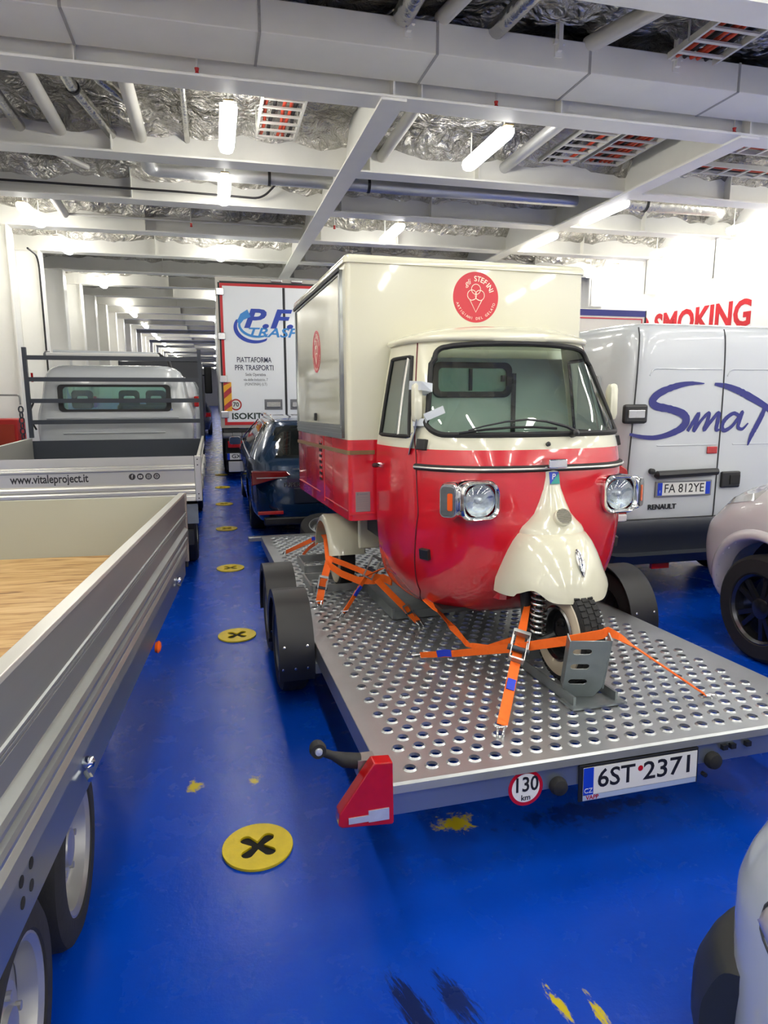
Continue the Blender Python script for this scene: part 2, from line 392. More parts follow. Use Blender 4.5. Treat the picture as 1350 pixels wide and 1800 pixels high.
# crinkled foil insulation sagging between the beams
g = G()
for i in range(len(BEAMS) - 1):
    a, c = BEAMS[i] + .01, BEAMS[i + 1] - .01
    st = .09 if 4 < a < 18 else .45
    nx = int((XR - XL) / st); ny = max(6, int((c - a) / (st * .9)))
    V = []
    for jy in range(ny + 1):
        v = jy / ny; y = a + (c - a) * v; edge = min(v, 1 - v) * (c - a)
        for jx in range(nx + 1):
            x = XL + (XR - XL) * jx / nx
            z = 5.12 - .24 * math.exp(-(edge / .16) ** 2) + .09 * noise.noise((x * 2.1, y * 2.1, 3.3)) + .05 * noise.noise((x * 5, y * 5, 9.1)) + .03 * abs(noise.noise((x * 9, y * 9, 5.1)))
            V.append((x, y, z))
    F = [(k, k + 1, k + nx + 2, k + nx + 1) for jy in range(ny) for k in range(jy * (nx + 1), jy * (nx + 1) + nx)]
    g.add(V, F)
g.add([(XL, Y0, 5.3), (XR, Y0, 5.3), (XR, Y1, 5.3), (XL, Y1, 5.3), (XL, Y0, 5.4), (XR, Y0, 5.4), (XR, Y1, 5.4), (XL, Y1, 5.4)], [(0, 1, 2, 3), (4, 5, 6, 7)])
struct(g.build('ceiling', FOIL, smooth=True, ang=80))
# transverse beams with welded columns on the left wall, longitudinal girders
for k, y in enumerate(BEAMS):
    g = G(); g.box(XL, XR, y - .15, y + .15, 4.60, 4.622).box(XL, XR, y - .008, y + .008, 4.622, 5.3)
    for x in (-1.05, 2.1, 3.6, 7.6): g.box(x - .006, x + .006, y - .14, y + .14, 4.622, 5.25)
    struct(g.build('trim_%d' % (k + 1), SHIPGREY))
for k, x in enumerate((1.82, 5.92)):
    g = G(); g.box(x - .125, x + .125, 6.86, Y1, 4.575, 4.599).box(x - .01, x + .01, 6.86, Y1, 4.6, 5.3)
    struct(g.build('trim_%d' % (50 + k), SHIPGREY))
kk = 60
for y in BEAMS:
    if y < 4: continue
    g = G(); g.box(XL + .005, XL + .45, y - .012, y + .012, .002, 4.6).box(XL + .45, XL + .475, y - .16, y + .16, .002, 4.598)
    struct(g.build('trim_%d' % kk, SHIPWHITE)); kk += 1
    if y < 26:
        for q in (.75, 1.45):
            struct(G().box(XL + .002, XL + .14, y + q - .007, y + q + .007, .002, 4.55).box(XL + .14, XL + .15, y + q - .05, y + q + .05, .002, 4.55).build('trim_%d' % kk, SHIPWHITE)); kk += 1
        # foil covered insulation pads low on the wall
        g = G(); V = []; ny, nz = 16, 40
        for a in range(ny + 1):
            for c in range(nz + 1):
                yy = y + .25 + .42 * a / ny; zz = .1 + 3.6 * c / nz
                V.append((XL + .03 + .06 * noise.noise((yy * 4, zz * 4, 1.7)) + .05, yy, zz))
        g.add(V, [(a * (nz + 1) + c, a * (nz + 1) + c + 1, (a + 1) * (nz + 1) + c + 1, (a + 1) * (nz + 1) + c) for a in range(ny) for c in range(nz)])
        struct(g.build('trim_%d' % kk, FOIL, smooth=True)); kk += 1
for y in BEAMS:
    if 6 < y < 26:
        g = G(); g.box(XR - .3, XR - .004, y - .012, y + .012, 3.9, 4.6).box(XR - .3, XR - .28, y - .1, y + .1, 3.9, 4.598)
        struct(g.build('trim_%d' % kk, SHIPWHITE)); kk += 1

# ------------------------------------------------------------------ ceiling lamps
LEM = emit('lamp diffuser light', (255, 252, 243), LAMP_POWER)
LHOUSE = mat('yellowed lamp end cap', (150, 128, 72), .5)
def lamp(x, y, label, group, z=4.60):
    t = thing('ceiling_lamp', label, 'lamp', Matrix.Translation((x, y - .07, z)), group=group)
    prof = [(-.085, .045), (-.088, .0), (-.07, -.045), (-.03, -.062), (.03, -.062), (.07, -.045), (.088, 0), (.085, .045)]
    rings = []
    for yy, k in ((-.63, .55), (-.59, .93), (-.53, 1), (.53, 1), (.59, .93), (.63, .55)): rings.append([(p[0] * k, yy, p[1] * k) for p in prof])
    G().loft(rings).build('diffuser', LEM, t)
    G().box(-.05, .05, -.65, .65, .0452, .062).build('housing', LHOUSE, t, bevel=.006)
    g = G()
    for yy in (-.5, .5): g.cyl((0, yy, .061), (0, yy, .36), .008, 8)
    g.build('hanger', SHIPGREY, t)
ORD = ['nearest', 'second', 'third', 'fourth', 'fifth', 'sixth', 'seventh', 'eighth', 'ninth', 'tenth', 'eleventh', 'twelfth', 'thirteenth', 'fourteenth', 'fifteenth', 'sixteenth', 'seventeenth', 'eighteenth', 'nineteenth']
ROWS = [(-2.72, 'row along the left wall columns', [12.6, 14.95, 19.6, 24.7, 27.0, 31.6, 36.2, 38.5, 43.2, 48.0, 50.3, 55.0, 60.0, 66.0, 74.0, 82.0]),
        (.27, 'row above the yellow floor fittings', [8.15, 10.45, 14.95, 21.9, 28.8, 37, 46, 56, 70, 84]),
        (3.24, 'row above the white camper box', [8.05, 12.45, 19.5, 27, 36, 46, 60, 75]),
        (6.15, 'row beside the right ceiling girder', [10.25, 12.45, 18.5, 26, 36, 50]),
        (9.0, 'row close to the right white wall', [7.9, 10.2, 12.35, 14.9, 20])]
for x, nm, ys in ROWS:
    for k, y in enumerate(ys): lamp(x, y, '%s glowing white lamp of the ceiling %s' % (ORD[k], nm), 'glowing lamps under the car deck ceiling')
for x in (-2.72, .27, 3.24, 6.15, 8.6):  # lamps out of view, added to brighten the near deck and ceiling
    for y in (-6.2, -4.4, -2.6, -.5, 1.6, 3.75):
        lamp(x, y, 'unseen ceiling lamp overhead or behind, added to light the near deck', 'unseen lamps added overhead')

# ------------------------------------------------------------------ ventilation duct, pipes, cable trays
t = thing('ventilation_duct', 'long white rectangular air duct hanging across the ceiling before the first beam', 'duct', Matrix.Translation((2.8, 6.55, 4.74)))
G().box(-6.5, 6.6, -.3, .3, 0, .26).build('duct_casing', DUCTM, t, bevel=.008)
for x in (-3.83, -2.3, -.75, .75, 2.4, 3.9):
    V = []
    for i in range(5):
        g = G(); g.box(x - .012, x + .012, -.306, .306, -.006, .266)
    g.build('duct_seam', mat('scuffed duct seam', (168, 166, 160), .6, bump=.4, bscale=60, var=.2), t)
for x in (-1.02, .42, 1.67):
    g = G(); g.box(x - .035, x + .035, -.312, -.302, .1, .62).box(x - .02, x + .02, -.35, -.312, .14, .62); g.box(x - .055, x + .055, -.34, -.3, .2, .235); g.build('duct_hanger', SHIPGREY, t)
def pipe(name, pts, r, m, label, cat='pipe', group=None, clamps=()):
    o = G().tube(pts, r, 12).build(name, m, smooth=True); tag(o, label, cat, group)
    for c, d in clamps:
        G().tube([Vector(c) - Vector(d) * .02, Vector(c) + Vector(d) * .02], r + .012, 12).build('clamp', BLACKP, o)
def bend(pts, rad=.12, n=6):
    P = [Vector(p) for p in pts]; out = [P[0]]
    for i in range(1, len(P) - 1):
        a = P[i] + (P[i - 1] - P[i]).normalized() * rad; c = P[i] + (P[i + 1] - P[i]).normalized() * rad
        for k in range(n + 1):
            t_ = k / n; out.append(a * (1 - t_) ** 2 + P[i] * 2 * t_ * (1 - t_) + c * t_ ** 2)
    return out + [P[-1]]
PG = 'insulated pipes under the ceiling'
for k, (x, lab, r, pm) in enumerate([(-2.05, 'foil wrapped ceiling pipe nearest the left edge, running lengthwise', .06, FOILP), (-1.62, 'white lengthwise ceiling pipe second from the left edge', .07, PIPEW),
                        (-.72, 'thick white lengthwise ceiling pipe just right of the bent foil pipes', .075, PIPEW)]):
    pipe('ceiling_pipe', [(x, 7.05, 4.84), (x, 9.24, 4.84)], r, pm, lab, group=PG)
pipe('ceiling_pipe', bend([(-1.32, 7.3, 4.92), (-1.3, 8.1, 4.92), (-1.05, 9.24, 4.84)]), .06, FOILP, 'crooked foil pipe with a black clamp in the first ceiling bay', group=PG, clamps=[((-1.28, 8.2, 4.915), (.15, 1, 0))])
pipe('ceiling_pipe', bend([(-1.05, 7.3, 4.93), (-1.02, 7.9, 4.93), (-.75, 8.4, 4.9), (-.74, 8.6, 4.9)], .1), .055, FOILP, 'curved foil pipe swinging right into the thick white pipe', group=PG)
pipe('ceiling_pipe', [(-.18, 7.3, 4.93), (-.18, 9.24, 4.84)], .035, FOILP, 'thin foil pipe left of the near ceiling lamp', group=PG)
pipe('ceiling_pipe', bend([(-.72, 9.4, 4.84), (-.72, 10.35, 4.80), (5.75, 10.35, 4.80)], .16), .095, mat('dented silver pipe', (196, 197, 198), .34, metal=.7, bump=.35, bscale=9), 'long silver pipe running across the ceiling behind the second beam', group=PG,
     clamps=[((2.35, 10.35, 4.80), (1, 0, 0)), ((.9, 10.35, 4.80), (1, 0, 0))])
pipe('ceiling_pipe', bend([(6.2, 10.5, 4.88), (8.6, 10.5, 4.88), (8.9, 11.1, 4.9)], .2), .12, FOILP, 'fat foil wrapped pipe across the ceiling near the right wall', group=PG, clamps=[((7.1, 10.5, 4.88), (1, 0, 0))])
pipe('ceiling_pipe', [(2.28, 7.05, 4.86), (2.28, 9.24, 4.84)], .07, PIPEW, 'white lengthwise pipe just right of the middle ceiling girder', group=PG)
pipe('ceiling_pipe', [(4.02, 7.05, 4.86), (4.02, 9.24, 4.84)], .075, mat('dented silver pipe', (0, 0, 0)), 'silver lengthwise pipe right of the slanting ceiling lamp', group=PG)
pipe('ceiling_pipe', [(1.78, 4.9, 5.0), (1.72, 6.2, 4.98)], .09, FOILP, 'foil covered pipe above the duct at the top edge', group=PG)
pipe('ceiling_pipe', [(2.35, 4.9, 5.05), (2.1, 6.3, 5.05)], .07, PIPEW, 'pale pipe above the duct in the dark top bay', group=PG)
pipe('ceiling_pipe', [(2.75, 4.9, 5.0), (2.6, 6.3, 5.0)], .08, FOILP, 'foil pipe with a black clamp above the duct', group=PG, clamps=[((2.7, 5.35, 5.0), (.1, 1, 0))])
pipe('ceiling_pipe', [(3.95, 5.1, 5.0), (3.55, 6.3, 5.0)], .075, PIPEW, 'white pipe slanting above the duct at the upper right', group=PG)
pipe('ceiling_pipe', [(2.2, 5.12, 4.84), (5.6, 5.12, 4.84)], .085, FOILP, 'foil pipe across the top right corner of the photo', group=PG, clamps=[((3.2, 5.12, 4.84), (1, 0, 0))])
pipe('ceiling_pipe', [(-2.3, 11.5, 4.85), (-2.3, 12.6, 4.78), (-2.3, 12.95, 4.75)], .07, PIPEW, 'short white stub pipe beside the first left lamp', group=PG)
pipe('black_hose', bend([(-3.4, 11.05, 4.72), (-.4, 11.05, 4.72), (.85, 11.05, 4.7), (1.1, 11.0, 4.95)], .15), .016, DARKCABLE, 'thin black hose strung along the third beam', 'hose')
pipe('fire_main_pipe', [(-2.3, 12.95, 4.75), (1.7, 12.95, 4.75)], .022, PIPEW, 'thin white pipe across the fourth beam with a red valve', 'pipe', PG)
pipe('wall_cable', bend([(-3.2, 14.2, 4.4), (-3.2, 15.0, 4.4), (-3.2, 15.0, .3)], .3), .018, DARKCABLE, 'dark cable dropping down the left wall column', 'cable')
pipe('corner_pipe', bend([(-3.6, 9.6, 4.75), (-1.9, 9.6, 4.75), (-1.5, 10.3, 4.75)], .1), .035, PIPEW, 'white pipe with a bend in the second bay at the left edge', group=PG)
def tray(x0, x1, ya, yb, z, label, cablelabel, xs, along='Y'):
    t = thing('cable_tray', label, 'cable tray', Matrix.Translation((0, 0, 0)), ((x0 + x1) / 2, (ya + yb) / 2, z), 'ladder cable trays')
    if along == 'Y':
        for x in (x0, x1): G().box(x - .012, x + .012, ya, yb, z, z + .06).build('rail', PIPEW, t)
        k = 0; y = ya + .1
        while y < yb: G().box(x0 + .0121, x1 - .0121, y - .02, y + .02, z + .002, z + .02).build('rung', PIPEW, t); y += .22
        for x in (x0 - .0122, x1 + .0122):
            for y in (ya + .3, yb - .3): G().cyl((x, y, z + .02), (x, y, z + .4), .01, 6).build('hanger', PIPEW, t)
        for i, (x, m) in enumerate(xs):
            o = G().tube([(x + .012 * sin(i * 3 + q), ya + (yb - ya) * q / 10, z + .048) for q in range(11)], .021, 8).build('power_cable', m, smooth=True)
            tag(o, cablelabel + (', red strand' if m is REDCABLE else ', dark strand'), 'cable', cablelabel + (' red' if m is REDCABLE else ' dark'))
    else:
        for y in (ya, yb): G().box(x0, x1, y - .012, y + .012, z, z + .06).build('rail', PIPEW, t)
        x = x0 + .1
        while x < x1: G().box(x - .02, x + .02, ya + .0121, yb - .0121, z + .002, z + .02).build('rung', PIPEW, t); x += .3
        for x in (x0 + .3, x1 - .3):
            for y in (ya - .0122, yb + .0122): G().cyl((x, y, z + .02), (x, y, z + .4), .01, 6).build('hanger', PIPEW, t)
        for i, (y, m) in enumerate(xs):
            o = G().tube([(x0 + (x1 - x0) * q / 10, y + .012 * sin(i * 3 + q), z + .048) for q in range(11)], .021, 8).build('power_cable', m, smooth=True)
            tag(o, cablelabel + (', red strand' if m is REDCABLE else ', dark strand'), 'cable', cablelabel + (' red' if m is REDCABLE else ' dark'))
R_, B_ = REDCABLE, DARKCABLE
tray(.64, 1.1, 7.3, 9.0, 4.85, 'cable ladder right of the near ceiling lamp', 'cable lying in the ladder right of the near lamp', [(.7, R_), (.78, B_), (.9, R_), (.96, R_), (1.02, B_)])
tray(.64, 1.1, 9.5, 10.1, 4.9, 'short cable ladder behind the second beam left of girder', 'cable in the short ladder behind the second beam', [(.75, B_), (.9, R_)])
tray(4.42, 4.9, 7.35, 9.0, 4.86, 'cable ladder with bare rungs left of the right girder', 'cable in the ladder left of the right girder', [(4.5, B_), (4.6, B_), (4.8, R_)])
tray(5.05, 5.6, 7.35, 9.0, 4.9, 'cable ladder with bright orange cables beside the right girder', 'cable in the ladder beside the right girder', [(5.12, R_), (5.19, R_), (5.27, B_), (5.34, R_), (5.41, R_), (5.48, R_)])
tray(6.1, 9.2, 7.7, 8.1, 4.88, 'crosswise cable ladder right of the girder by the right edge', 'cable in the crosswise ladder by the right edge', [(7.77, R_), (7.85, R_), (7.92, B_), (7.99, R_)], 'X')
tray(6.1, 9.2, 8.5, 8.8, 4.84, 'far crosswise cable ladder right of the girder', 'cable in the far crosswise ladder', [(8.57, R_), (8.65, R_), (8.72, B_)], 'X')
tray(4.35, 4.85, 5.3, 6.2, 4.92, 'cable ladder above the duct at the upper right corner', 'cable in the ladder above the duct', [(4.45, R_), (4.52, B_), (4.6, R_), (4.67, R_), (4.76, B_)])
for x, y, lab in [(-.02, 6.915, 'small red sprinkler head beside the duct, left one'), (2.9, 6.915, 'dark sprinkler head beside the duct, middle one'), (5.75, 6.915, 'small red sprinkler head beside the duct, right one'),
                  (-.25, 12.85, 'red valve and sprinkler at the fourth beam'), (-2.85, 12.9, 'tiny red sprinkler by the left lamps'), (2.2, 12.4, 'tiny red sprinkler behind the white camper box roof')]:
    t = thing('sprinkler', lab, 'sprinkler', Matrix.Translation((x, y, 4.66)), group='sprinklers under the ceiling')
    G().cyl((0, 0, .03), (0, 0, .5), .012, 8).build('drop_pipe', PIPEW, t); G().lathe([(.008, -.03), (.026, -.02), (.014, .0), (.022, .03), (.0001, .031)], None, 12).build('head', REDP, t)

# ------------------------------------------------------------------ yellow lashing sockets in the deck
def cross_loop(r, w):
    P = []
    for k in range(4):
        a = pi / 4 + k * pi / 2
        for s_ in range(-4, 5):
            b = a + s_ * pi / 8 * .98
            P.append((r * cos(a) * .72 + w * cos(b) , r * sin(a) * .72 + w * sin(b)))
        P.append((w * 1.05 * cos(a + pi / 4), w * 1.05 * sin(a + pi / 4)))
    return P
SOCK = None
for k, (y, lab) in enumerate([(2.463, 'nearest, largest yellow disc with a cross slot'), (4.91, 'second yellow disc with a cross slot, by the twin trailer wheels'), (6.916, 'third yellow disc with a cross slot along the aisle'), (9.011, 'fourth yellow disc with a cross slot along the aisle'), (11.07, 'fifth yellow disc, beside the blue car'), (13.07, 'faint sixth yellow disc near the lorry'), (15.1, 'farthest faint yellow disc beside the lorry')]):
    t = thing('lashing_socket', lab + ' in the blue floor', 'floor fitting', Matrix.Translation((.095, y, 0)), group='yellow cross slot fittings in the floor')
    shape('plate', [circ(.138, 48), cross_loop(.085, .026)], Matrix.Translation((0, 0, .006)), YELLOW, t, .004, .002)
    G().lathe([(.12, .0005), (.12, .0015), (.0001, .0016)], None, 24).build('recess', HOLE, t)
t = thing('fire_hose_cabinet', 'red orange fire hose box against the left wall at the left edge', 'fire hose box', Matrix.Translation((-3.22, 11.9, 0)))
G().box(-.22, .22, -.25, .25, .35, 1.38).build('cabinet', REDP, t, bevel=.02)
G().box(-.18, .18, -.27, -.251, .4, 1.3).build('door', mat('worn orange red paint', (176, 58, 30), .6, var=.2), t, bevel=.006)
G().box(-.2, .2, -.2, .2, .0, .35).build('stand', BLACKP, t)
o = G(); 
for q in range(14):
    o.tube([(-2.95 + .03 * cos(a) * (1 if q % 2 else .4), 11.75 + .03 * cos(a) * (.4 if q % 2 else 1), .42 + q * .085 + .05 * sin(a)) for a in [2 * pi * i / 10 for i in range(10)]], .012, 6, closed=True)
tag(o.build('lashing_chain', DARKSTEEL, smooth=True), 'dark steel chain hanging beside the red hose box', 'chain')
o = G().tube(bend([(-3.3, 11.8, 1.75), (-2.95, 11.75, 1.75), (-2.95, 11.75, 1.6)], .05), .014, 8).build('chain_hook', GALV, smooth=True); tag(o, 'steel hook bar holding the chain at the left wall', 'hook')
# NO SMOKING stencil on the right wall
MR = Matrix(((0, 0, -1, XR - .006), (-1, 0, 0, 0), (0, 1, 0, 0), (0, 0, 0, 1)))
STREAK = mat('worn red stencil paint', (204, 26, 40), .5, var=.3, vscale=9)
o = text('stencilled_sign', 'NO SMOKING', Matrix.Translation((0, 10.58, 3.2)) @ MR, STREAK, None, size=.66, bold=.03, depth=.004, align='RIGHT', width=3.95)
tag(o, 'large red stencilled no smoking lettering on the right white wall', 'sign')
# ================================================================== perforated car trailer
MT = frame((.538, 2.10, .435), 1.027, 2.2)
def loc(M, p): return M.inverted() @ Vector(p)
TG = (1.0, 2.6, -.435)
TR = thing('car_trailer', 'low galvanised trailer with perforated deck carrying the red and cream three-wheeler', 'trailer', MT, (1.02, 1.9, -.36))
g = G(); PX, PY = .085, .0785; TW_, TL = 2.05, 5.22
rows = int((TL - .08) / PY); z0 = 0
def hole_cell(cx, cy, flat=False):
    R, n = .0212, 12
    inner = [(cx + R * cos(2 * pi * (k + .5) / n), cy + R * sin(2 * pi * (k + .5) / n)) for k in range(n)]
    lip = [(cx + (R + .007) * cos(2 * pi * (k + .5) / n), cy + (R + .007) * sin(2 * pi * (k + .5) / n)) for k in range(n)]
    hx, hy = PX / 2, PY / 2
    out = []
    for k in range(n):
        a = 2 * pi * (k + .5) / n; c, s_ = cos(a), sin(a); q = min(hx / abs(c) if c else 9, hy / abs(s_) if s_ else 9); out.append((cx + c * q, cy + s_ * q))
    # corner-fit the outer ring
    for (sx, sy) in ((1, 1), (-1, 1), (-1, -1), (1, -1)):
        b = min(range(n), key=lambda i: (out[i][0] - cx - sx * hx) ** 2 + (out[i][1] - cy - sy * hy) ** 2); out[b] = (cx + sx * hx, cy + sy * hy)
    V = [(x, y, 0) for x, y in out] + [(x, y, .0) for x, y in lip] + [(x, y, .0065) for x, y in inner] + [(x, y, -.006) for x, y in inner]
    F = []
    for k in range(n):
        j = (k + 1) % n
        for a in (0, n, 2 * n): F.append((a + k, a + j, a + n + j, a + n + k))
    g.add(V, F)
for r in range(rows):
    cy = .078 + PY * r; off = .108 if r % 2 == 0 else .108 + PX / 2; nh = 22 if r % 2 == 0 else 21
    skip = r in (8, 9) and False
    y0_, y1_ = cy - PY / 2, cy + PY / 2; xa = off - PX / 2; xb = xa + nh * PX
    g.add([(.0, y0_, 0), (xa, y0_, 0), (xa, y1_, 0), (.0, y1_, 0)], [(0, 1, 2, 3)]); g.add([(xb, y0_, 0), (TW_, y0_, 0), (TW_, y1_, 0), (xb, y1_, 0)], [(0, 1, 2, 3)])
    for k in range(nh): hole_cell(off + k * PX, cy)
ye = .078 - PY / 2; yt = .078 + PY * (rows - .5)
g.add([(0, 0, 0), (TW_, 0, 0), (TW_, ye, 0), (0, ye, 0)], [(0, 1, 2, 3)]); g.add([(0, yt, 0), (TW_, yt, 0), (TW_, TL, 0), (0, TL, 0)], [(0, 1, 2, 3)])
g.add([(0, 0, 0), (TW_, 0, 0), (TW_, -.012, -.006), (0, -.012, -.006), (TW_, -.016, -.034), (0, -.016, -.034)], [(0, 3, 2, 1), (3, 5, 4, 2)])
g.build('perforated_deck', DECKM, TR)
for x0, x1, nm in ((-.004, .03, 'l'), (TW_ - .03, TW_ + .004, 'r')):
    G().box(x0, x1, .03, TL, -.10, -.0005).build('side_rail', GALV, TR, bevel=.003)
for y in (.75, 1.85, 2.9, 4.0, 5.15): G().box(.04, TW_ - .04, y - .03, y + .03, -.09, -.012).build('cross_member', GALVD, TR)
G().box(.0, TW_, -.002, .028, -.122, -.012).build('rear_panel', mat('rear galvanised panel', (150, 160, 170), .3, metal=.75, var=.1), TR, bevel=.002)
G().box(-.14, TW_ + .1, TL + .0, TL + .1, -.05, -.005).build('front_beam', GALV, TR, bevel=.004)
g = G(); g.tube([(.35, 3.6, -.14), (1.0, 6.2, -.12)], .04, 8).tube([(1.7, 3.6, -.14), (1.05, 6.2, -.12)], .04, 8).build('drawbar', GALVD, TR)
for side in (-1, 1):
    xin, xout = (-.012, -.215) if side < 0 else (TW_ + .012, TW_ + .215)
    for yc in (1.85, 2.5):
        wz = (MT.inverted() @ Vector((MT @ Vector((xin, yc, 0))).xy.to_3d() + Vector((0, 0, .285)))).z
        wheel(TR, ((xin + xout) / 2, yc, wz), (side, 0, 0), .285, .165, .165, rimm=mat('grey painted rim', (120, 122, 124), .4, metal=.6))
        prof = []
        for k in range(25):
            a = radians(-22 + 214 * k / 24); prof.append((yc - .335 * cos(a) , wz + .335 * sin(a)))
        g = G(); rings = []
        for (yy, zz) in prof:
            dy, dz = (yy - yc) / .335, (zz - wz) / .335
            rings.append([(xin, yy, zz), (xout, yy, zz), (xout, yy - dy * .05, zz - dz * .05), (xout * .97 + xin * .03, yy - dy * .05, zz - dz * .05), (xout * .97 + xin * .03, yy - dy * .008, zz - dz * .008), (xin, yy - dy * .008, zz - dz * .008)])
        g.loft(rings); f = g.build('fender', FENDERP, TR, smooth=True, ang=30)
        g = G()
        for a in (-8, 14):
            for q in (.2, .55, .9) if a < 0 else (.2, .85):
                x = xin + (xout - xin) * q; c = Vector((x, yc - .335 * cos(radians(a)), wz + .335 * sin(radians(a)))); d = Vector((0, -cos(radians(a)), sin(radians(a))))
                g.lathe([(.009, -.004), (.008, .003), (.0001, .005)], axis(c, d), 10)
        g.build('rivet', STEEL, f, smooth=True)
    G().box(min(xin, xin - side * .1), max(xin, xin - side * .1), 1.5, 2.9, -.16, -.10).build('axle_mount', GALVD, TR)
# tail lamps with rubber marker arms
for side in (-1, 1):
    def mx(x): return x if side < 0 else TW_ - x
    poly = [(mx(.004), .113), (mx(-.063), .118), (mx(-.085), .09), (mx(-.186), -.05), (mx(-.19), -.09), (mx(-.178), -.1), (mx(.0), -.116), (mx(.006), -.11)]
    if side > 0: poly.reverse()
    G().prism(poly, .004, .062, XZ()).build('tail_lamp', REDLENS, TR, bevel=.008)
    tl = TR.children[-1]
    g = G(); x0, x1 = sorted((mx(-.012), mx(-.085))); g.box(x0, x1, -.066, -.0622, -.092, -.05); x0, x1 = sorted((mx(-.085), mx(-.155))); g.box(x0, x1, -.066, -.0622, -.088, -.066)
    g.build('clear_strip', CLEARL, tl)
    G().box(*sorted((mx(-.04), mx(-.105))), .0, .06, .035, .1).build('lamp_bracket', GALV, tl)
    arm = G().tube([(mx(-.095), .03, .085), (mx(-.15), .03, .098), (mx(-.19), .03, .12), (mx(-.235), .03, .142)], [.028, .026, .015, .014], 12).build('rubber_arm', RUBBER, TR, smooth=True)
    G().lathe([(.0001, -.02), (.026, -.02), (.03, 0), (.026, .02), (.0001, .02)], axis((mx(-.24), .03, .15), (0, 1, 0)), 20).build('marker_ring', RUBBER, arm, smooth=True)
    G().lathe([(.014, 0), (.012, .006), (.0001, .008)], axis((mx(-.24), .009, .15), (0, -1, 0)), 16).build('marker_lens', CLEARL, arm, smooth=True)
wheel(TR, (.74, 5.52, -.02), (0, -.5, 1), .27, .165, .165, rimm=mat('grey painted rim', (0, 0, 0)))
def plateM(x, z, y): return XZ((x, y, z))
# speed sign
s = G().lathe([(.071, 0), (.071, .002), (.0001, .002)], axis((.537, -.0021, -.1), (0, -1, 0)), 40).build('speed_sign', REDLENS, TR)
G().lathe([(.057, 0), (.0001, .0005)], axis((.537, -.0042, -.1), (0, -1, 0)), 40).build('sign_face', PLATEW, s)
text('sign_number', '130', plateM(.537, -.088, -.0052), BLACKT, s, size=.082, bold=.015, depth=.0004, width=.092)
text('sign_unit', 'km', plateM(.537, -.139, -.0052), BLACKT, s, size=.032, bold=.01, depth=.0004)
# number plate
p = G().box(.757, 1.296, -.012, -.0025, -.192, -.042).build('number_plate', BLACKP, TR, bevel=.003)
G().box(.774, 1.288, -.0145, -.0122, -.165, -.054).build('plate_face', PLATEW, p)
G().box(.774, .818, -.0155, -.0146, -.165, -.054).build('euro_band', EUBLUE, p)
text('country_letters', 'CZ', plateM(.796, -.148, -.0159), PLATEW, p, size=.028, depth=.0003)
text('plate_letters', '6ST', plateM(.918, -.108, -.0149), BLACKT, p, size=.105, bold=.012, depth=.0004, width=.165)
text('plate_digits', '2371', plateM(1.157, -.108, -.0149), BLACKT, p, size=.105, bold=.012, depth=.0004, width=.215)
G().lathe([(.012, 0), (.0001, .001)], axis((1.026, -.0147, -.09), (0, -1, 0)), 16).build('plate_seal', REDLENS, p)
G().box(.774, 1.288, -.014, -.0122, -.188, -.167).build('plate_holder_strip', mat('pale blue printed strip', (170, 186, 214), .5), p)
text('holder_lettering', 'VAPP', plateM(.815, -.178, -.0145), REDLENS, p, size=.024, bold=.02, depth=.0003)
for x in (.668, 1.366):
    G().lathe([(.034, 0), (.036, .012), (.03, .03), (.012, .036), (.0001, .037)], axis((x, -.0025, -.108), (0, -1, 0)), 20).build('rubber_buffer', RUBBER, TR, smooth=True)
g = G()
for x in (1.42, 1.46, 1.535): g.box(x - .012, x + .012, -.02, -.0025, -.07, -.05)
g.cyl((1.33, -.02, -.165), (1.33, -.0, -.165), .009, 8); g.build('clip', BLACKP, TR)

# ================================================================== the red and cream three-wheeler
MA = frame((.765, 3.917, 1.03), 2.4, 1.5)
XC = .815
AP = thing('three_wheeler_van', 'red and cream three-wheeled ice cream van strapped on the perforated trailer', 'van', MA, (XC, .0, -.665))
ZC = [-.44, -.41, -.36, -.25, -.10, .10, .30, .46, .54, .80, 1.00, 1.06]
WC = [.46, .53, .575, .625, .648, .657, .657, .652, .64, .60, .565, .555]
DC = [.62, .72, .79, .87, .925, .955, .945, .915, .885, .70, .565, .53]
def wdc(z): return spline(z, ZC, WC), spline(z, ZC, DC) - .05
def SPH(phi, z, o=0):
    w, d = wdc(z); w += o; d += o; s_, c = sin(phi), cos(phi)
    return Vector((XC + w * math.copysign(abs(s_) ** (2 / 3), s_), -.05 - d * max(0, c) ** (2 / 3), z))
def phx(x, z):  # front: angle for a given x
    w, d = wdc(z); q = max(-1, min(1, (x - XC) / w)); return math.asin(math.copysign(abs(q) ** 1.5, q))
def phy(y, z, side=-1):
    w, d = wdc(z); q = max(0, min(1, (-y - .05) / d)); return side * math.acos(q ** 1.5)
def nrm(phi, z):
    e = 1e-3; a = SPH(phi + e, z) - SPH(phi - e, z); b = SPH(phi, z + e) - SPH(phi, z - e); n_ = a.cross(b).normalized()
    return n_ if n_.y < .2 else -n_
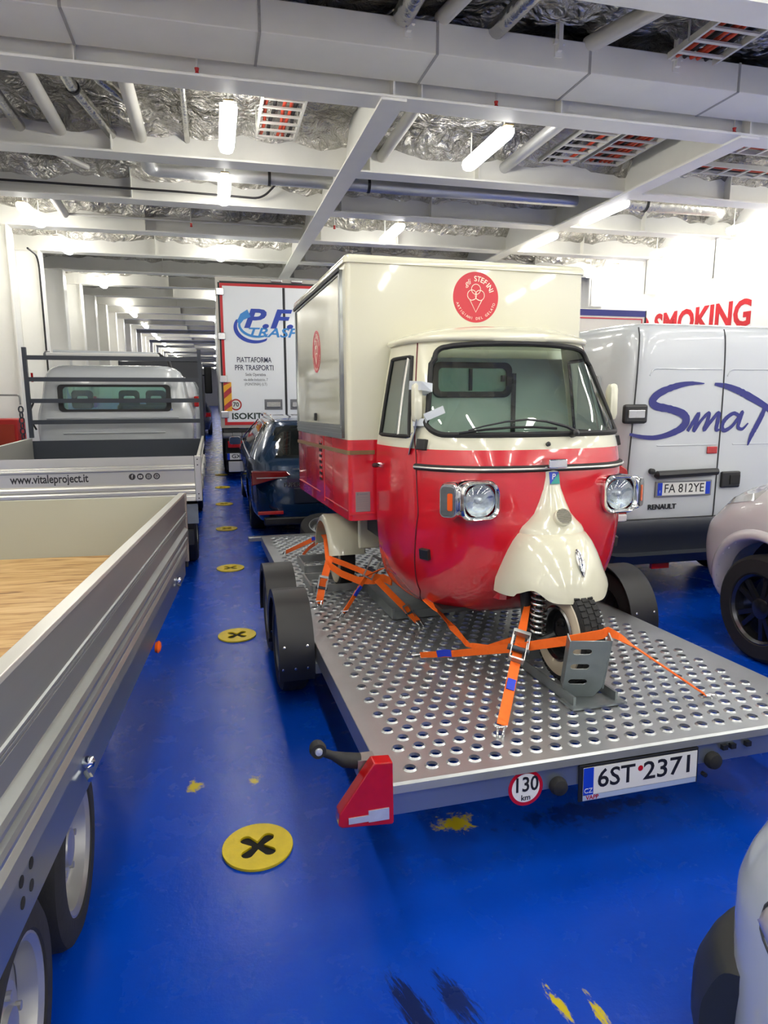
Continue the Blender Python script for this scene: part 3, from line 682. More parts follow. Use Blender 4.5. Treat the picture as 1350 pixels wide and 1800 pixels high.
# arc length columns
K = 6000; ph = [-pi / 2 + pi * i / K for i in range(K + 1)]; P0 = [SPH(a, .3) for a in ph]; L = [0]
for i in range(K): L.append(L[-1] + (P0[i + 1] - P0[i]).length)
NC = 300; cols = []; j = 0
for i in range(NC + 1):
    t = L[-1] * i / NC
    while j < K - 1 and L[j + 1] < t: j += 1
    cols.append(ph[j] + (ph[j + 1] - ph[j]) * ((t - L[j]) / max(1e-9, L[j + 1] - L[j])))
cols[0], cols[-1] = -pi / 2, pi / 2
zr = [-.44 + .006 * i for i in range(6)]; z = zr[-1]
while z < 1.035: z += .0095; zr.append(z)
V = [SPH(a, z) for z in zr for a in cols]
def in_ws(p):
    a = lerp(p.z, [.54, 1.0], [.556, .455]); X = abs(p.x - XC); zt = .988 + .022 * (1 - min(1, X / .46) ** 2); zb = .538
    if p.y > -.3 or X > a or p.z > zt or p.z < zb: return False
    r = .06; dx, dz = X - (a - r), max(p.z - (zt - r), (zb + r) - p.z)
    return not (dx > 0 and dz > 0 and dx * dx + dz * dz > r * r)
def in_sw(p, m=0):
    yr_ = lerp(p.z, [.525, .95], [-.105, -.125]); yf_ = lerp(p.z, [.525, .95], [-.515, -.365])
    return .528 < p.z < .945 and yf_ < p.y < yr_ and abs(p.x - XC) > .3
cls = []; F = []; n = NC + 1
for r in range(len(zr) - 1):
    for c in range(NC):
        f = (r * n + c, r * n + c + 1, (r + 1) * n + c + 1, (r + 1) * n + c); m = (V[f[0]] + V[f[2]]) / 2
        F.append(f); cls.append('ws' if in_ws(m) else ('swl' if m.x < XC else 'swr') if in_sw(m) else ('up' if m.z > .468 else 'lo'))
pr = split_build(V, F, cls, {'lo': ('cab_lower_body', RED), 'up': ('cab_upper_body', CREAM), 'ws': ('windscreen', GLASS), 'swl': ('side_window', GLASSS), 'swr': ('side_window', GLASSS)}, AP)
# gaskets follow the openings
def curve_on(fn, pts, o=.004): return [SPH(*fn(p), o) for p in pts]
def ws_loop():
    P = []
    for u, v in rrect(2, 2, .2, 8):
        pass
    N = 40; r = .06
    top = [(x, 'T') for x in [-1 + 2 * i / N for i in range(N + 1)]]
    out = []
    def pt(x, z): return (phx(XC + x, z), z)
    at, ab = .455, .556
    # corners rounded by quarter arcs in (x,z)
    def corner(cx, cz, a0): return [(cx + r * cos(radians(a0 + 90 * i / 8)), cz + r * sin(radians(a0 + 90 * i / 8))) for i in range(9)]
    pts = corner(at - r - .002, .99 - r, 0)
    pts += [(x, .988 + .022 * (1 - (x / .46) ** 2)) for x in [.36 - .72 * i / 20 for i in range(21)]]
    pts += corner(-(at - r - .002), .99 - r, 90) + [(-lerp(z, [.54, 1.0], [ab, at]), z) for z in [.9 - .04 * i for i in range(8)]]
    pts += corner(-(ab - r - .008), .538 + r, 180) + [(x, .538) for x in [-.45 + .05 * i for i in range(19)]]
    pts += corner(ab - r - .008, .538 + r, 270) + [(lerp(z, [.54, 1.0], [ab, at]), z) for z in [.62 + .04 * i for i in range(8)]]
    return [pt(x, z) for x, z in pts]
G().tube([SPH(a, z, .003) for a, z in ws_loop()], .0145, 8, closed=True).build('windscreen_gasket', RUBBER, AP, smooth=True)
for sd in (-1, 1):
    zs = [.525 + .42 * i / 12 for i in range(13)]
    yf = lambda z: lerp(z, [.525, .95], [-.515, -.365]); yb = lambda z: lerp(z, [.525, .95], [-.105, -.125])
    lp = [(yb(z), z) for z in zs] + [(yb(.945) + (yf(.945) - yb(.945)) * i / 10, .948) for i in range(1, 10)] + [(yf(z), z) for z in reversed(zs)] + [(yf(.525) + (yb(.525) - yf(.525)) * i / 14, .524) for i in range(1, 14)]
    w_ = pr['swl'] if sd < 0 else pr['swr']
    G().tube([SPH(phy(y, z, sd), z, .002) for y, z in lp], .011, 8, closed=True).build('window_gasket', RUBBER, w_, smooth=True)
    G().tube([SPH(phy(lerp(z, [.525, .95], [-.395, -.335]), z, sd), z, .003) for z in zs], .008, 8).build('window_divider', ALUW, w_, smooth=True)
    lp = [SPH(phy(lerp(z, [-.43, -.32, .13, .43, .95, 1.02], [-.40, -.53, -.628, -.598, -.395, -.37]), z, sd), z, .001) for z in [-.43 + 1.45 * i / 50 for i in range(51)]]
    G().tube(lp, .004, 6).build('door_seam', mat('dark door gap', (96, 14, 26), .6) , AP, smooth=True)
    for y, z in ((-.635, .485), (-.665, -.08)):
        a = phy(y, z, sd); c = SPH(a, z); nn = nrm(a, z); T = axis(c, nn); G().box(-.032, .032, -.028, .028, -.004, .022, T).build('door_hinge', BLACKP, AP, bevel=.004)
    a = phy(-.12, .345, sd); c = SPH(a, .345); hd = G().tube([c, c + Vector((sd * .035, -.005, 0)), c + Vector((sd * .04, -.11, .01))], [.014, .013, .009], 10).build('door_handle', BLACKP, AP, smooth=True)
    G().lathe([(.016, 0), (.016, .012), (.0001, .014)], axis(c, (sd, 0, 0)), 16).build('handle_lock', CHROME, hd, smooth=True)
# roof with overhanging rim
rings = []
for z, o, k in ((1.022, .018, 1), (1.036, .026, 1), (1.05, .022, 1), (1.075, 0, .92), (1.098, 0, .75), (1.112, 0, .5), (1.118, 0, .2)):
    rg = []
    for i in range(0, NC + 1, 4):
        q = SPH(cols[i], 1.03, o); rg.append(Vector((XC + (q.x - XC) * k, -.03 + (q.y + .05) * k + (-.02 - .26 * (1 - k)), z)))
    rings.append(rg)
G().loft(rings).build('cab_roof', CREAM, AP, smooth=True, ang=60)
# cab inner back wall with a sliding window, floor, seat, dashboard, steering handlebar
outl = [(XC + s * wdc(z)[0] * .99, z) for s, zs in ((1, [-.43 + .1 * i for i in range(15)]), (-1, [.97 - .1 * i for i in range(15)])) for z in zs]
bw = shape('cab_back_wall', [outl, rrect(.46, .15, .03, 5, .766, .84)], XZ((0, -.055, 0)), CREAMIN, AP, .004)
shape('rear_window_frame', [rrect(.52, .21, .05, 6, .766, .84), rrect(.45, .14, .03, 6, .766, .84)], XZ((0, -.068, 0)), RUBBER, AP, .008)
rw = G().box(.54, .995, -.0605, -.0575, .77, .91).build('rear_window', GLASS, AP)
G().box(.742, .76, -.08, -.061, .775, .905).build('sliding_bar', RUBBER, rw)
G().box(.955, .972, -.09, -.061, .83, .868).build('window_latch', BLACKP, rw)
G().box(1.03, 1.05, -.085, -.0605, .45, .88).build('seat_belt', BLACKP, AP)
G().box(.36, 1.27, -.40, -.07, -.02, .14).box(.36, 1.27, -.17, -.07, .14, .42).build('bench_seat', mat('dark seat vinyl', (44, 46, 48), .5), AP, bevel=.03)
G().box(.33, 1.3, -.7, -.06, -.40, -.38).build('cab_floor', BLACKP, AP)  # unseen floor plate, added to block light entering from below
g = G(); g.box(.32, 1.31, -.72, -.62, .40, .47); g.build('dashboard', mat('dashboard grey', (70, 76, 76), .5), AP, bevel=.03)
# trim strip, bracket, washer jet, wiper
lp = []
for z, nm, m, o, rr in ((.372, 'trim_strip', RUBBER, .004, .017), (.372, 'trim_insert', ALUW, .0165, .006)):
    a0 = phy(-.60, .372, -1); pts = [SPH(a0 + (-2 * a0) * i / 60, z, o) for i in range(61)]
    G().tube(pts, rr, 8).build(nm, m, AP, smooth=True)
G().lathe([(.011, 0), (.012, .012), (.0001, .018)], axis(SPH(phx(.805, .488), .488), (0, -1, .3)), 12).build('washer_jet', BLACKP, AP, smooth=True)
wp = [(.948, .545), (.9, .575), (.80, .602), (.70, .612), (.60, .603), (.50, .583), (.43, .562)]
wi = G().tube([SPH(phx(x, z), z, .05) for x, z in wp], [.010, .008, .006, .005, .005, .004, .004], 8).build('wiper', BLACKP, AP, smooth=True)
G().tube([SPH(phx(x, z), z, .022) for x, z in [(.86, .566), (.74, .575), (.62, .574), (.5, .565), (.385, .548)]], .006, 8).build('wiper_blade', RUBBER, wi, smooth=True)
G().lathe([(.018, 0), (.018, .05), (.0001, .06)], axis(SPH(phx(.95, .535), .535), (0, -1, .2)), 14).build('wiper_pivot', BLACKP, wi, smooth=True)
# headlamp pods
def pod(x, z, s):
    a = phx(x, z); c = SPH(a, z); T = Matrix.Translation((x, c.y + .05, z)) @ XZ()
    rings = []
    for d, k in ((-.07, 1.0), (.055, 1.0), (.073, .97), (.083, .9), (.077, .81), (.06, .76)):
        rings.append([T @ Vector((px * k, pz * k, .05 + d)) for px, pz in rrect(.208, .2, .06, 6)])
    p = G().loft(rings, caps=False).build('headlamp_pod', CHROME, AP, smooth=True, ang=60)
    G().lathe([(.08, .112), (.066, .102), (.04, .094), (.0001, .09)], T, 32).build('reflector', mat('lamp reflector', (214, 218, 222), .2, metal=.8, bump=.1, bscale=90), p, smooth=True)
    G().lathe([(.016, .09), (.016, .105), (.0001, .11)], T, 12).build('bulb', CLEARL, p, smooth=True)
    G().lathe([(.0835, .113), (.078, .120), (.058, .130), (.03, .136), (.0001, .138)], T, 32).build('lens', LENS, p, smooth=True)
    T2 = Matrix.Translation((x + s * .100, c.y + .04, z)) @ Matrix.Rotation(s * radians(38), 4, 'Z') @ XZ()
    rings = [[T2 @ Vector((px * k, pz * k, d)) for px, pz in rrect(.092, .175, .03, 5)] for d, k in ((-.06, 1), (.07, 1), (.085, .9))]
    i_ = G().loft(rings).build('indicator_pod', CHROME, p, smooth=True)
    G().loft([[T2 @ Vector((px, pz, d)) for px, pz in rrect(.07, .145, .02, 4)] for d in (.0855, .092)]).build('indicator_lens', mat('smoked indicator lens', (120, 124, 126), .1, metal=.6, var=.25, vscale=40), i_)
    G().loft([[T2 @ Vector((px - s * .012, pz - .002, d)) for px, pz in rrect(.026, .085, .008, 3)] for d in (.0922, .0955)]).build('amber_bulb', ORLENS, i_)
def T_from(o, ux, uy):
    ux = Vector(ux).normalized(); uy = Vector(uy); uy = (uy - ux * uy.dot(ux)).normalized(); w = ux.cross(uy); M = Matrix.Identity(4)
    for j in range(3): M[j][0], M[j][1], M[j][2] = ux[j], uy[j], w[j]
    M.translation = o; return M
pod(.425, .225, -1); pod(2 * XC - .415, .225, 1)
# nose: steering column cover, horn cowl, mudguard
def ushape(levels, y0, m=40, nn=2.2, bot=None):
    rings = []
    for z, a, b in levels:
        rg = []
        for i in range(m + 1):
            t = pi * i / m; c, s_ = cos(t), sin(t)
            rg.append(Vector((XC - a * math.copysign(abs(c) ** (2 / nn), c), y0 - b * s_ ** (2 / nn), z + (bot(t) * max(0, (-.12 - z) / .115) if bot else 0))))
        rings.append(rg)
    return rings
nz = G().loft(ushape([(.375, .046, .05), (.33, .05, .058), (.27, .062, .075), (.21, .082, .105), (.15, .108, .135), (.115, .14, .155), (.09, .168, .17), (.07, .18, .18), (.045, .185, .185), (.04, .17, .17)], -.9, nn=2.1), closed=False, caps=False).build('horn_cowl', CREAM, AP, smooth=True, ang=70)
cap = ushape([(.375, .046, .05)], -.9, nn=2.1)[0]; G().add(cap, [tuple(range(len(cap)))]).build('cowl_top', CREAM, nz)
hy = -.9 - .15
hp = G().lathe([(.043, -.02), (.045, .012), (.04, .018), (.038, .012), (.0001, .012)], axis((XC, hy - .0, .14), (0, -.86, .5)), 32).build('horn_ring', CREAM, nz, smooth=True)
g = G(); T = axis((XC, hy, .14), (0, -.86, .5))
for k in range(9):
    yy = -.032 + .008 * k; hw = math.sqrt(.038 ** 2 - yy ** 2); g.box(-hw, hw, yy - .0022, yy + .0022, .0122, .017, T)
g.build('horn_slat', mat('grey horn slats', (120, 116, 104), .5), nz)
G().box(XC - .05, XC + .05, -1.0, -.9, .376, .42).build('column_bracket', CHROME, nz, bevel=.006)
em = G().box(-.027, .027, -.03, .03, 0, .004, axis((XC, -.962, .325), (0, -1, .22)) ).build('emblem', EUBLUE, nz, bevel=.002)
TE = Matrix.Translation((XC, -.9665, .325)) @ XZ() @ Matrix.Rotation(-.22, 4, 'X')
G().prism([(-.026, -.029), (.026, -.029), (.026, .028)], .0012, .0018, TE).build('emblem_green', mat('emblem teal', (30, 150, 140), .4), em)
text('emblem_letter', 'P', TE @ Matrix.Translation((-.008, .006, .002)), PLATEW, em, size=.04, bold=.01, depth=.0005, shear=.2)
mg = G().loft(ushape([(.084, .13, .12), (.075, .165, .18), (.05, .192, .225), (.015, .212, .27), (-.03, .230, .305), (-.08, .246, .334), (-.13, .26, .355), (-.18, .271, .37), (-.215, .276, .376), (-.235, .278, .378), (-.234, .271, .371), (-.1, .237, .325)], -.88, 64, 2.15,
      bot=lambda t: .05 * math.exp(-((abs(cos(t)) - .72) / .16) ** 2) - .012 * (abs(cos(t)) > .9)), closed=False, caps=False).build('front_mudguard', CREAM, AP, smooth=True, ang=70)
# chrome crest on the mudguard
g = G(); rings = []
for t, r in ((0, .004), (.15, .014), (.4, .02), (.7, .016), (1, .003)):
    zz = .005 - .12 * t; b = lerp(zz, [-.13, -.08, -.03, .015], [.359, .338, .309, .272]); c = Vector((XC + .012, -.884 - b, zz)); rings.append([c + Vector((r * cos(q * pi / 4), -.5 * r * sin(q * pi / 4), .35 * r * sin(q * pi / 4))) for q in range(8)])
g.loft(rings); g.build('crest', CHROME, mg, smooth=True)
# front wheel with pale sidewall, spring, fork
wc = Vector((XC, -1.13, -.651 + .237)); fw_ = wheel(AP, wc, (-1, 0, 0), .235, .115, .125, rimm=mat('dark rim', (52, 54, 56), .4, metal=.6), tread=True)
WW = mat('dirty whitewall rubber', (196, 186, 164), .6, var=.12, vscale=12)
def whitewall(par, c, ax, r0, r1, h):
    G().lathe([(r0, h), (r0 + .01, h + .004), ((r0 + r1) / 2, h + .008), (r1 - .01, h + .003), (r1, h - .008)], axis(c, ax), 48).build('whitewall', WW, par, smooth=True)
whitewall(fw_, wc, (-1, 0, 0), .136, .214, .0575); whitewall(fw_, wc, (1, 0, 0), .136, .214, .0575)
G().lathe([(.127, .046), (.137, .06), (.127, .066), (.118, .05)], axis(wc, (-1, 0, 0)), 40).build('rim_ring', STEEL, fw_, smooth=True)
g = G(); sp = []
sc = Vector((.685, -1.075, 0))
for i in range(9 * 16 + 1):
    a = 2 * pi * i / 16; sp.append((sc.x + .034 * cos(a), sc.y + .034 * sin(a), -.17 - .25 * i / 144))
fs = G().tube(sp, .0075, 8).build('suspension_spring', STEEL, AP, smooth=True)
G().cyl((sc.x, sc.y, -.12), (sc.x, sc.y, -.44), .016, 12).build('damper', BLACKP, fs, smooth=True)
g = G(); g.tube([(.68, -1.0, .0), (.665, -.98, -.25), (.67, -1.0, -.42), (.69, -1.1, -.455), (.75, -1.13, -.42)], [.03, .03, .028, .024, .022], 10).build('fork', mat('dark fork steel', (40, 42, 44), .5, metal=.3), AP, smooth=True)
# inner front wheel arch
G().tube([(.62, -.80, -.30), (.62, -.84, -.05)], .06, 10).build('steering_housing', RED, AP, smooth=True)

# box body
BW, BL, BH = 1.55, 1.849, 1.551
def rbox(x0, x1, y0, y1, z0, z1, rad, zt=0):
    rings = []
    def ring(k, z): return [Vector((px, py, z)) for px, py in rrect(x1 - x0 - 2 * k, y1 - y0 - 2 * k, max(.004, rad - k * .6), 5, (x0 + x1) / 2, (y0 + y1) / 2)]
    rings = [ring(0, z0), ring(0, z1 - zt)]
    if zt: rings += [ring(zt * (1 - cos(radians(a))), z1 - zt + zt * sin(radians(a))) for a in (20, 40, 60, 80, 90)]
    return rings
bx = G().loft(rbox(0, BW, 0, BL, .4873, BH - .05, .03)).build('box_upper', CREAM, AP, smooth=True)
G().loft(rbox(-.012, BW + .012, -.012, BL + .012, BH - .05, BH, .035, .035)).build('box_roof', CREAM, AP, smooth=True, ang=60)
lo = G().loft(rbox(0, BW, 0, BL, 0, .487, .03)).build('box_lower', RED, AP, smooth=True)
# serving hatch on the left side
YZ = lambda x: Matrix(((0, 0, -1, x), (-1, 0, 0, 0), (0, 1, 0, 0), (0, 0, 0, 1)))  # local x -> -y, local y -> z, outward -x
def ysh(lps): return [[(-y, z) for y, z in lp] for lp in lps]
hp = shape('hatch_frame', ysh([[(.085, .497), (1.745, .497), (1.745, 1.475), (.085, 1.475)], [(.125, .575), (1.705, .575), (1.705, 1.45), (.125, 1.45)]]), YZ(-.010), ALU, AP, .009)
shape('hatch_panel', ysh([[(.126, .576), (1.704, .576), (1.704, 1.449), (.126, 1.449)]]), YZ(-.006), CREAM, hp, .005)
for z in (.52, .545, .562): G().box(-.024, -.0195, .09, 1.74, z - .004, z + .004).build('frame_rib', ALU, hp)
G().box(-.03, -.019, .08, 1.75, 1.462, 1.482).build('rain_gutter', SEAM, hp)
G().box(-.03, -.012, .90, .94, .59, .645).build('hatch_latch', BLACKP, hp, bevel=.006)
def logo(T, par, R):
    d = G().lathe([(R, 0), (R, .0012), (.0001, .0012)], T, 64).build('logo_disc', REDSIGN, par)
    T = T @ Matrix.Translation((0, 0, .0016)); k = R / .15
    arc_text('logo_name_letters', 'STEFINI', T, OFFWHITE, d, .044 * k, .108 * k, radians(92), radians(20), bold=.012, depth=.0004)
    text('logo_script_letters', 'gli', T @ Matrix.Translation((-.056 * k, .082 * k, 0)) @ Matrix.Rotation(.45, 4, 'Z'), OFFWHITE, d, size=.046 * k, depth=.0004, shear=.3)
    arc_text('logo_motto_letters', 'ARTIGIANI DEL GELATO', T, OFFWHITE, d, .022 * k, .127 * k, radians(-162), radians(-18), flip=True, bold=.005, depth=.0004)
    g = G()
    for cx, cy in ((0, .047), (-.026, .012), (.026, .012)):
        g.tube([T @ Vector((k * (cx + .030 * cos(a)), k * (cy + .030 * sin(a)), 0)) for a in [2 * pi * i / 32 for i in range(32)]], .0022 * k, 6, closed=True)
    g.tube([T @ Vector((k * x, k * y, 0)) for x, y in ((-.04, -.016), (0, -.088), (.04, -.016))], .0026 * k, 6)
    g.tube([T @ Vector((k * x, k * y, 0)) for x, y in ((-.03, -.02), (0, -.008), (.03, -.02))], .0022 * k, 6)
    g.build('logo_cone_drawing', OFFWHITE, d)
logo(Matrix.Translation((.81, -.0002, 1.336)) @ XZ(), bx, .149)
logo(Matrix.Translation((-.0112, .875, 1.07)) @ YZ(0), hp, .145)
# louvres, seams, brown strip, data plate
g = G()
for k in range(7):
    z = .452 - .041 * k; g.add([(-.001, .815, z), (-.001, .90, z), (-.007, .90, z - .017), (-.007, .815, z - .017), (-.001, .815, z - .02), (-.001, .90, z - .02)], [(0, 1, 2, 3), (3, 2, 5, 4), (0, 3, 4), (1, 5, 2)])
lv = g.build('vent_louvre', RED, lo)
g = G()
for k in range(7): z = .452 - .041 * k; g.box(-.0035, -.0012, .817, .898, z - .039, z - .0201)
g.build('vent_gap', HOLE, lv)
g = G(); g.box(-.004, 0, .735, .741, .06, .487).box(-.004, 0, .03, .74, .055, .061).box(-.004, 0, .90, 1.82, .075, .081).box(-.004, 0, .735, .741, .03, .06); g.build('panel_seam', mat('pale scratched seam', (176, 60, 68), .4), lo)
pts = [(-.004, 1.83, .405), (-.004, .03, .413), (.0, .006, .413), (.008, -.004, .413), (.03, -.005, .413), (.16, -.005, .413)]
G().ribbon([(p, (0, 0, 1)) for p in pts], .024, .006).build('brown_strip', BROWN, AP)
dp = G().box(.04, .13, -.004, -.0002, .055, .175).build('data_plate', mat('grey data plate', (150, 142, 138), .4, metal=.3), lo)
g = G(); g.box(.048, .058, -.0045, -.004, .155, .168).box(.064, .115, -.0045, -.004, .158, .165)
for k in range(6): g.box(.05, .12, -.0043, -.004, .14 - k * .013, .1415 - k * .013)
g.build('plate_lines', GREYT, dp)
G().box(.0, .165, -.006, 0, .035, .05).build('front_ledge', RED, lo, bevel=.002)
# chassis, rear wheels and mudguards
G().box(.25, 1.38, .02, 1.8, -.16, -.002).build('chassis', BLACKP, AP, bevel=.01)
G().box(.5, 1.15, -.5, .6, -.44, -.30).build('underbody', mat('dusty underbody', (36, 34, 32), .8), AP, bevel=.03)
for s in (-1, 1):
    xc_ = .165 if s < 0 else 2 * XC - .165 - .06
    wc = Vector((xc_ + .02 * s * -1, 1.05, -.677 + .237)); t = wheel(AP, wc, (s, 0, 0), .235, .115, .125, rimm=mat('dark rim', (0, 0, 0)))
    whitewall(t, wc, (s, 0, 0), .136, .214, .0575)
    rings = []
    for k in range(25):
        a = radians(12 + 160 * k / 24); R = .325; yy, zz = 1.05 - R * cos(a), wc.z + R * sin(a); dy, dz = -cos(a), sin(a)
        x0, x1 = xc_ - .135, xc_ + .135
        rg = [(x0, yy - dy * .05, zz - dz * .05), (x0 + .004, yy - dy * .02, zz - dz * .02), (x0 + .022, yy, zz), (x1 - .022, yy, zz), (x1 - .004, yy - dy * .02, zz - dz * .02), (x1, yy - dy * .05, zz - dz * .05), (x1 - .006, yy - dy * .05, zz - dz * .05), (x1 - .02, yy - dy * .01, zz - dz * .01), (x0 + .02, yy - dy * .01, zz - dz * .01), (x0 + .006, yy - dy * .05, zz - dz * .05)]
        rings.append(rg)
    G().loft(rings).build('rear_mudguard', CREAM, AP, smooth=True, ang=60)
    xa, xb = (.19, .36) if s < 0 else (1.21, 1.38)
    G().box(xa, xb, .52, .56, -.29, -.002).build('splash_panel', CREAM, AP, bevel=.012)
# taped mirror on the left door
c = SPH(phy(-.52, .70, -1), .70)
mr = G().loft([[Vector((-.0 + c.x - .03 + px, c.y - .04 + d, .70 + pz)) for px, pz in rrect(.05 * k, .2 * k, .02, 4)] for d, k in ((-.035, .85), (-.025, 1), (.0, 1), (.02, .8))]).build('door_mirror', CREAM, AP, smooth=True)
G().tube([(c.x - .03, c.y - .035, .62), (c.x - .02, c.y - .03, .56), SPH(phy(-.5, .52, -1), .52)], .008, 8).build('mirror_arm', CHROME, mr, smooth=True)
def band(name, pts, w, m, par): return G().ribbon(pts, w, .002).build(name, m, par)
e1 = SPH(phx(.27, .80), .80, .012)
band('tape_strip', [((c.x - .06, c.y - .02, .79), (0, 0, 1)), ((c.x - .02, c.y - .09, .785), (0, 0, 1)), ((c.x + .03, c.y - .12, .775), (0, 0, 1)), (SPH(phx(.29, .76), .76, .022), (0, 0, 1)), (SPH(phx(.31, .755), .755, .02), (0, 0, 1))], .045, TAPE, mr)
band('tape_strip', [((c.x - .05, c.y - .05, .60), (0, .3, 1)), ((c.x + .0, c.y - .1, .60), (0, .2, 1)), (SPH(phx(.28, .625), .625, .03), (0, 0, 1)), (SPH(phx(.35, .665), .665, .02), (0, .2, 1))], .04, TAPE, mr)
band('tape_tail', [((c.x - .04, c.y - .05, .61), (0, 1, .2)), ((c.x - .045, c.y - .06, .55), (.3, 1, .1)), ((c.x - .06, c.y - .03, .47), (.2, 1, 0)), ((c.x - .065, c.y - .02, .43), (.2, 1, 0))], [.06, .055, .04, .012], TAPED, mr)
c2 = SPH(phy(-.52, .70, 1), .70)
mr2 = G().loft([[Vector((c2.x + .03 + px, c2.y - .04 + d, .70 + pz)) for px, pz in rrect(.05 * k, .2 * k, .02, 4)] for d, k in ((-.035, .85), (-.025, 1), (.0, 1), (.02, .8))]).build('door_mirror', CREAM, AP, smooth=True)
G().tube([(c2.x + .03, c2.y - .035, .62), (c2.x + .02, c2.y - .03, .56), SPH(phy(-.5, .52, 1), .52)], .008, 8).build('mirror_arm', CHROME, mr2, smooth=True)
# ================================================================== wheel chock, straps on the trailer
A2T = lambda q: MT.inverted() @ (MA @ Vector(q))
ch = thing('wheel_chock', 'grey galvanised wheel stop with three slots clamping the front wheel', 'wheel chock', MT, (1.06, .5, .0066))
T = T_from(Vector((1.035, .435, .02)), (1, -.3, 0), (.05, -.44, 1))
HP = 11
def slot(cx, cz): return [(cx + (.026 if i < 9 else -.026) + .016 * cos(radians(-90 + 180 * i / 8 if i < 9 else 90 + 180 * (i - 9) / 8)), cz + .016 * sin(radians(-90 + 180 * i / 8 if i < 9 else 90 + 180 * (i - 9) / 8))) for i in range(18)]
shape('stop_plate', [[(-.06, 0), (.05, 0), (.085, .06), (.085, .325), (-.085, .325), (-.085, .05)], slot(-.03, .265), slot(-.03, .18), slot(-.03, .09)], T, GALVD, ch, .003)
G().box(.0855, .091, .05, .33, -.05, .004, T).build('plate_flange', GALVD, ch); G().box(-.091, -.0855, .05, .325, -.05, .004, T).build('plate_flange', GALVD, ch)
T2 = T_from(Vector((1.07, .90, .03)), (1, 0, 0), (0, .35, 1)); shape('rear_plate', [[(-.09, 0), (.09, 0), (.09, .2), (-.09, .2)]], T2, GALVD, ch, .003)
for x in (.955, 1.165): G().box(x - .006, x + .006, .36, 1.05, .0066, .055).box(x - .006, x + .03, .36, 1.05, .0066, .012).build('base_rail', GALVD, ch)
G().box(.93, 1.2, .33, .45, .0066, .016).build('base_foot', GALVD, ch)
def low_frame(x0, x1, y0, y1, h, label):
    t = thing('loading_frame', label, 'loading frame', MT, ((x0 + x1) / 2, (y0 + y1) / 2, .0066))
    for x in (x0, x1): G().box(x - .008, x + .008, y0, y1, .0066, h).build('side_bar', GALV, t, bevel=.002)
    for y in (y0, y1): G().box(x0 + .009, x1 - .009, y - .008, y + .008, .0066, h).build('cross_bar', GALV, t, bevel=.002)
    return t
low_frame(.15, .52, 2.66, 3.06, .06, 'grey steel wheel frame on deck left of the rear wheel, nearer one')
low_frame(.2, .5, 3.3, 3.75, .07, 'grey steel wheel frame on deck behind the orange rear strap, farther one')
t = thing('wheel_trough', 'dark steel channel lying under the three-wheeler on the perforated deck', 'wheel trough', MT, (.7, 2.2, .0066))
G().box(.555, .86, 1.86, 2.75, .0066, .03).build('channel_floor', GALVD, t); 
for x in (.55, .865): G().box(x - .008, x + .008, 1.85, 2.75, .0066, .075).build('channel_side', GALVD, t)
G().box(.559, .856, 1.845, 1.859, .0066, .06).build('end_lip', GALVD, t)

def strap(label, pts, w=.045, hook=None, ratchet=None, blue=None, hook2=None, group=None):
    t = thing('ratchet_strap', label, 'strap', MT, tuple(pts[0][0]) if hook is None else tuple(hook), group)
    P = []
    for i in range(len(pts)): P.append((Vector(pts[i][0]), Vector(pts[i][1])))
    # subdivide with slight smoothing
    Q = []
    for i in range(len(P) - 1):
        for k in range(5):
            f = k / 5; Q.append((P[i][0].lerp(P[i + 1][0], f), P[i][1].lerp(P[i + 1][1], f)))
    Q.append(P[-1]); wb = G().ribbon(Q, w, .004).build('webbing', ORANGE, t)
    for h, d in ((hook, pts[0]), (hook2, pts[-1])):
        if h is None: continue
        h = Vector(h); d0 = (Vector(d[0]) - h); e = d0.normalized() * .045 if d0.length > .001 else Vector((0, 0, .04))
        g = G()
        for s in (-.012, .012): g.tube(bend([h + e + Vector((s * 1.4, 0, 0)), h + Vector((s, 0, .012)), h + Vector((s, 0, -.012))], .012, 3), .005, 6)
        g.tube([h + e + Vector((-.024, 0, 0)), h + e + Vector((.024, 0, 0))], .005, 6); g.build('hook', STEEL, t, smooth=True)
    if ratchet:
        c, d, s_ = Vector(ratchet[0]), Vector(ratchet[1]).normalized(), ratchet[2] if len(ratchet) > 2 else 1
        side = Vector((1, 0, 0)); side = (side - d * side.dot(d)).normalized(); R = T_from(c, side, d)
        g = G(); k = s_
        for s in (-.033, .033): g.box((s - .002) * k, (s + .002) * k, -.07 * k, .07 * k, -.016 * k, .02 * k, R)
        g.box(-.033 * k, .033 * k, -.068 * k, -.058 * k, -.012 * k, .014 * k, R); rb = g.build('ratchet', GALV, t)
        g = G()
        for s in (-.039, .039): g.box((s - .002) * k, (s + .002) * k, -.01 * k, .10 * k, .0, .03 * k, R)
        g.box(-.039 * k, .039 * k, .085 * k, .105 * k, .003, .028 * k, R); g.build('ratchet_handle', GALV, rb)
        g = G(); g.cyl(R @ Vector((-.05 * k, 0, .004)), R @ Vector((.05 * k, 0, .004)), .014 * k, 12); g.build('ratchet_spool', DARKSTEEL, rb, smooth=True)
    if blue:
        a, b_, wd = Vector(blue[0]), Vector(blue[1]), Vector(blue[2]); G().ribbon([(a, wd), ((a + b_) / 2 + Vector((0, 0, .004)), wd), (b_, wd)], (max(w) if isinstance(w, list) else w) * .8, .008).build('strap_label', BLUESLEEVE, t)
    return t
UP = (0, 0, 1)
wcT = A2T((XC, -1.13, -.414)); fy = wcT.y - .25
def widths(n, ws): return [lerp(i / (n - 1), [k / (len(ws) - 1) for k in range(len(ws))], ws) for i in range(n)]
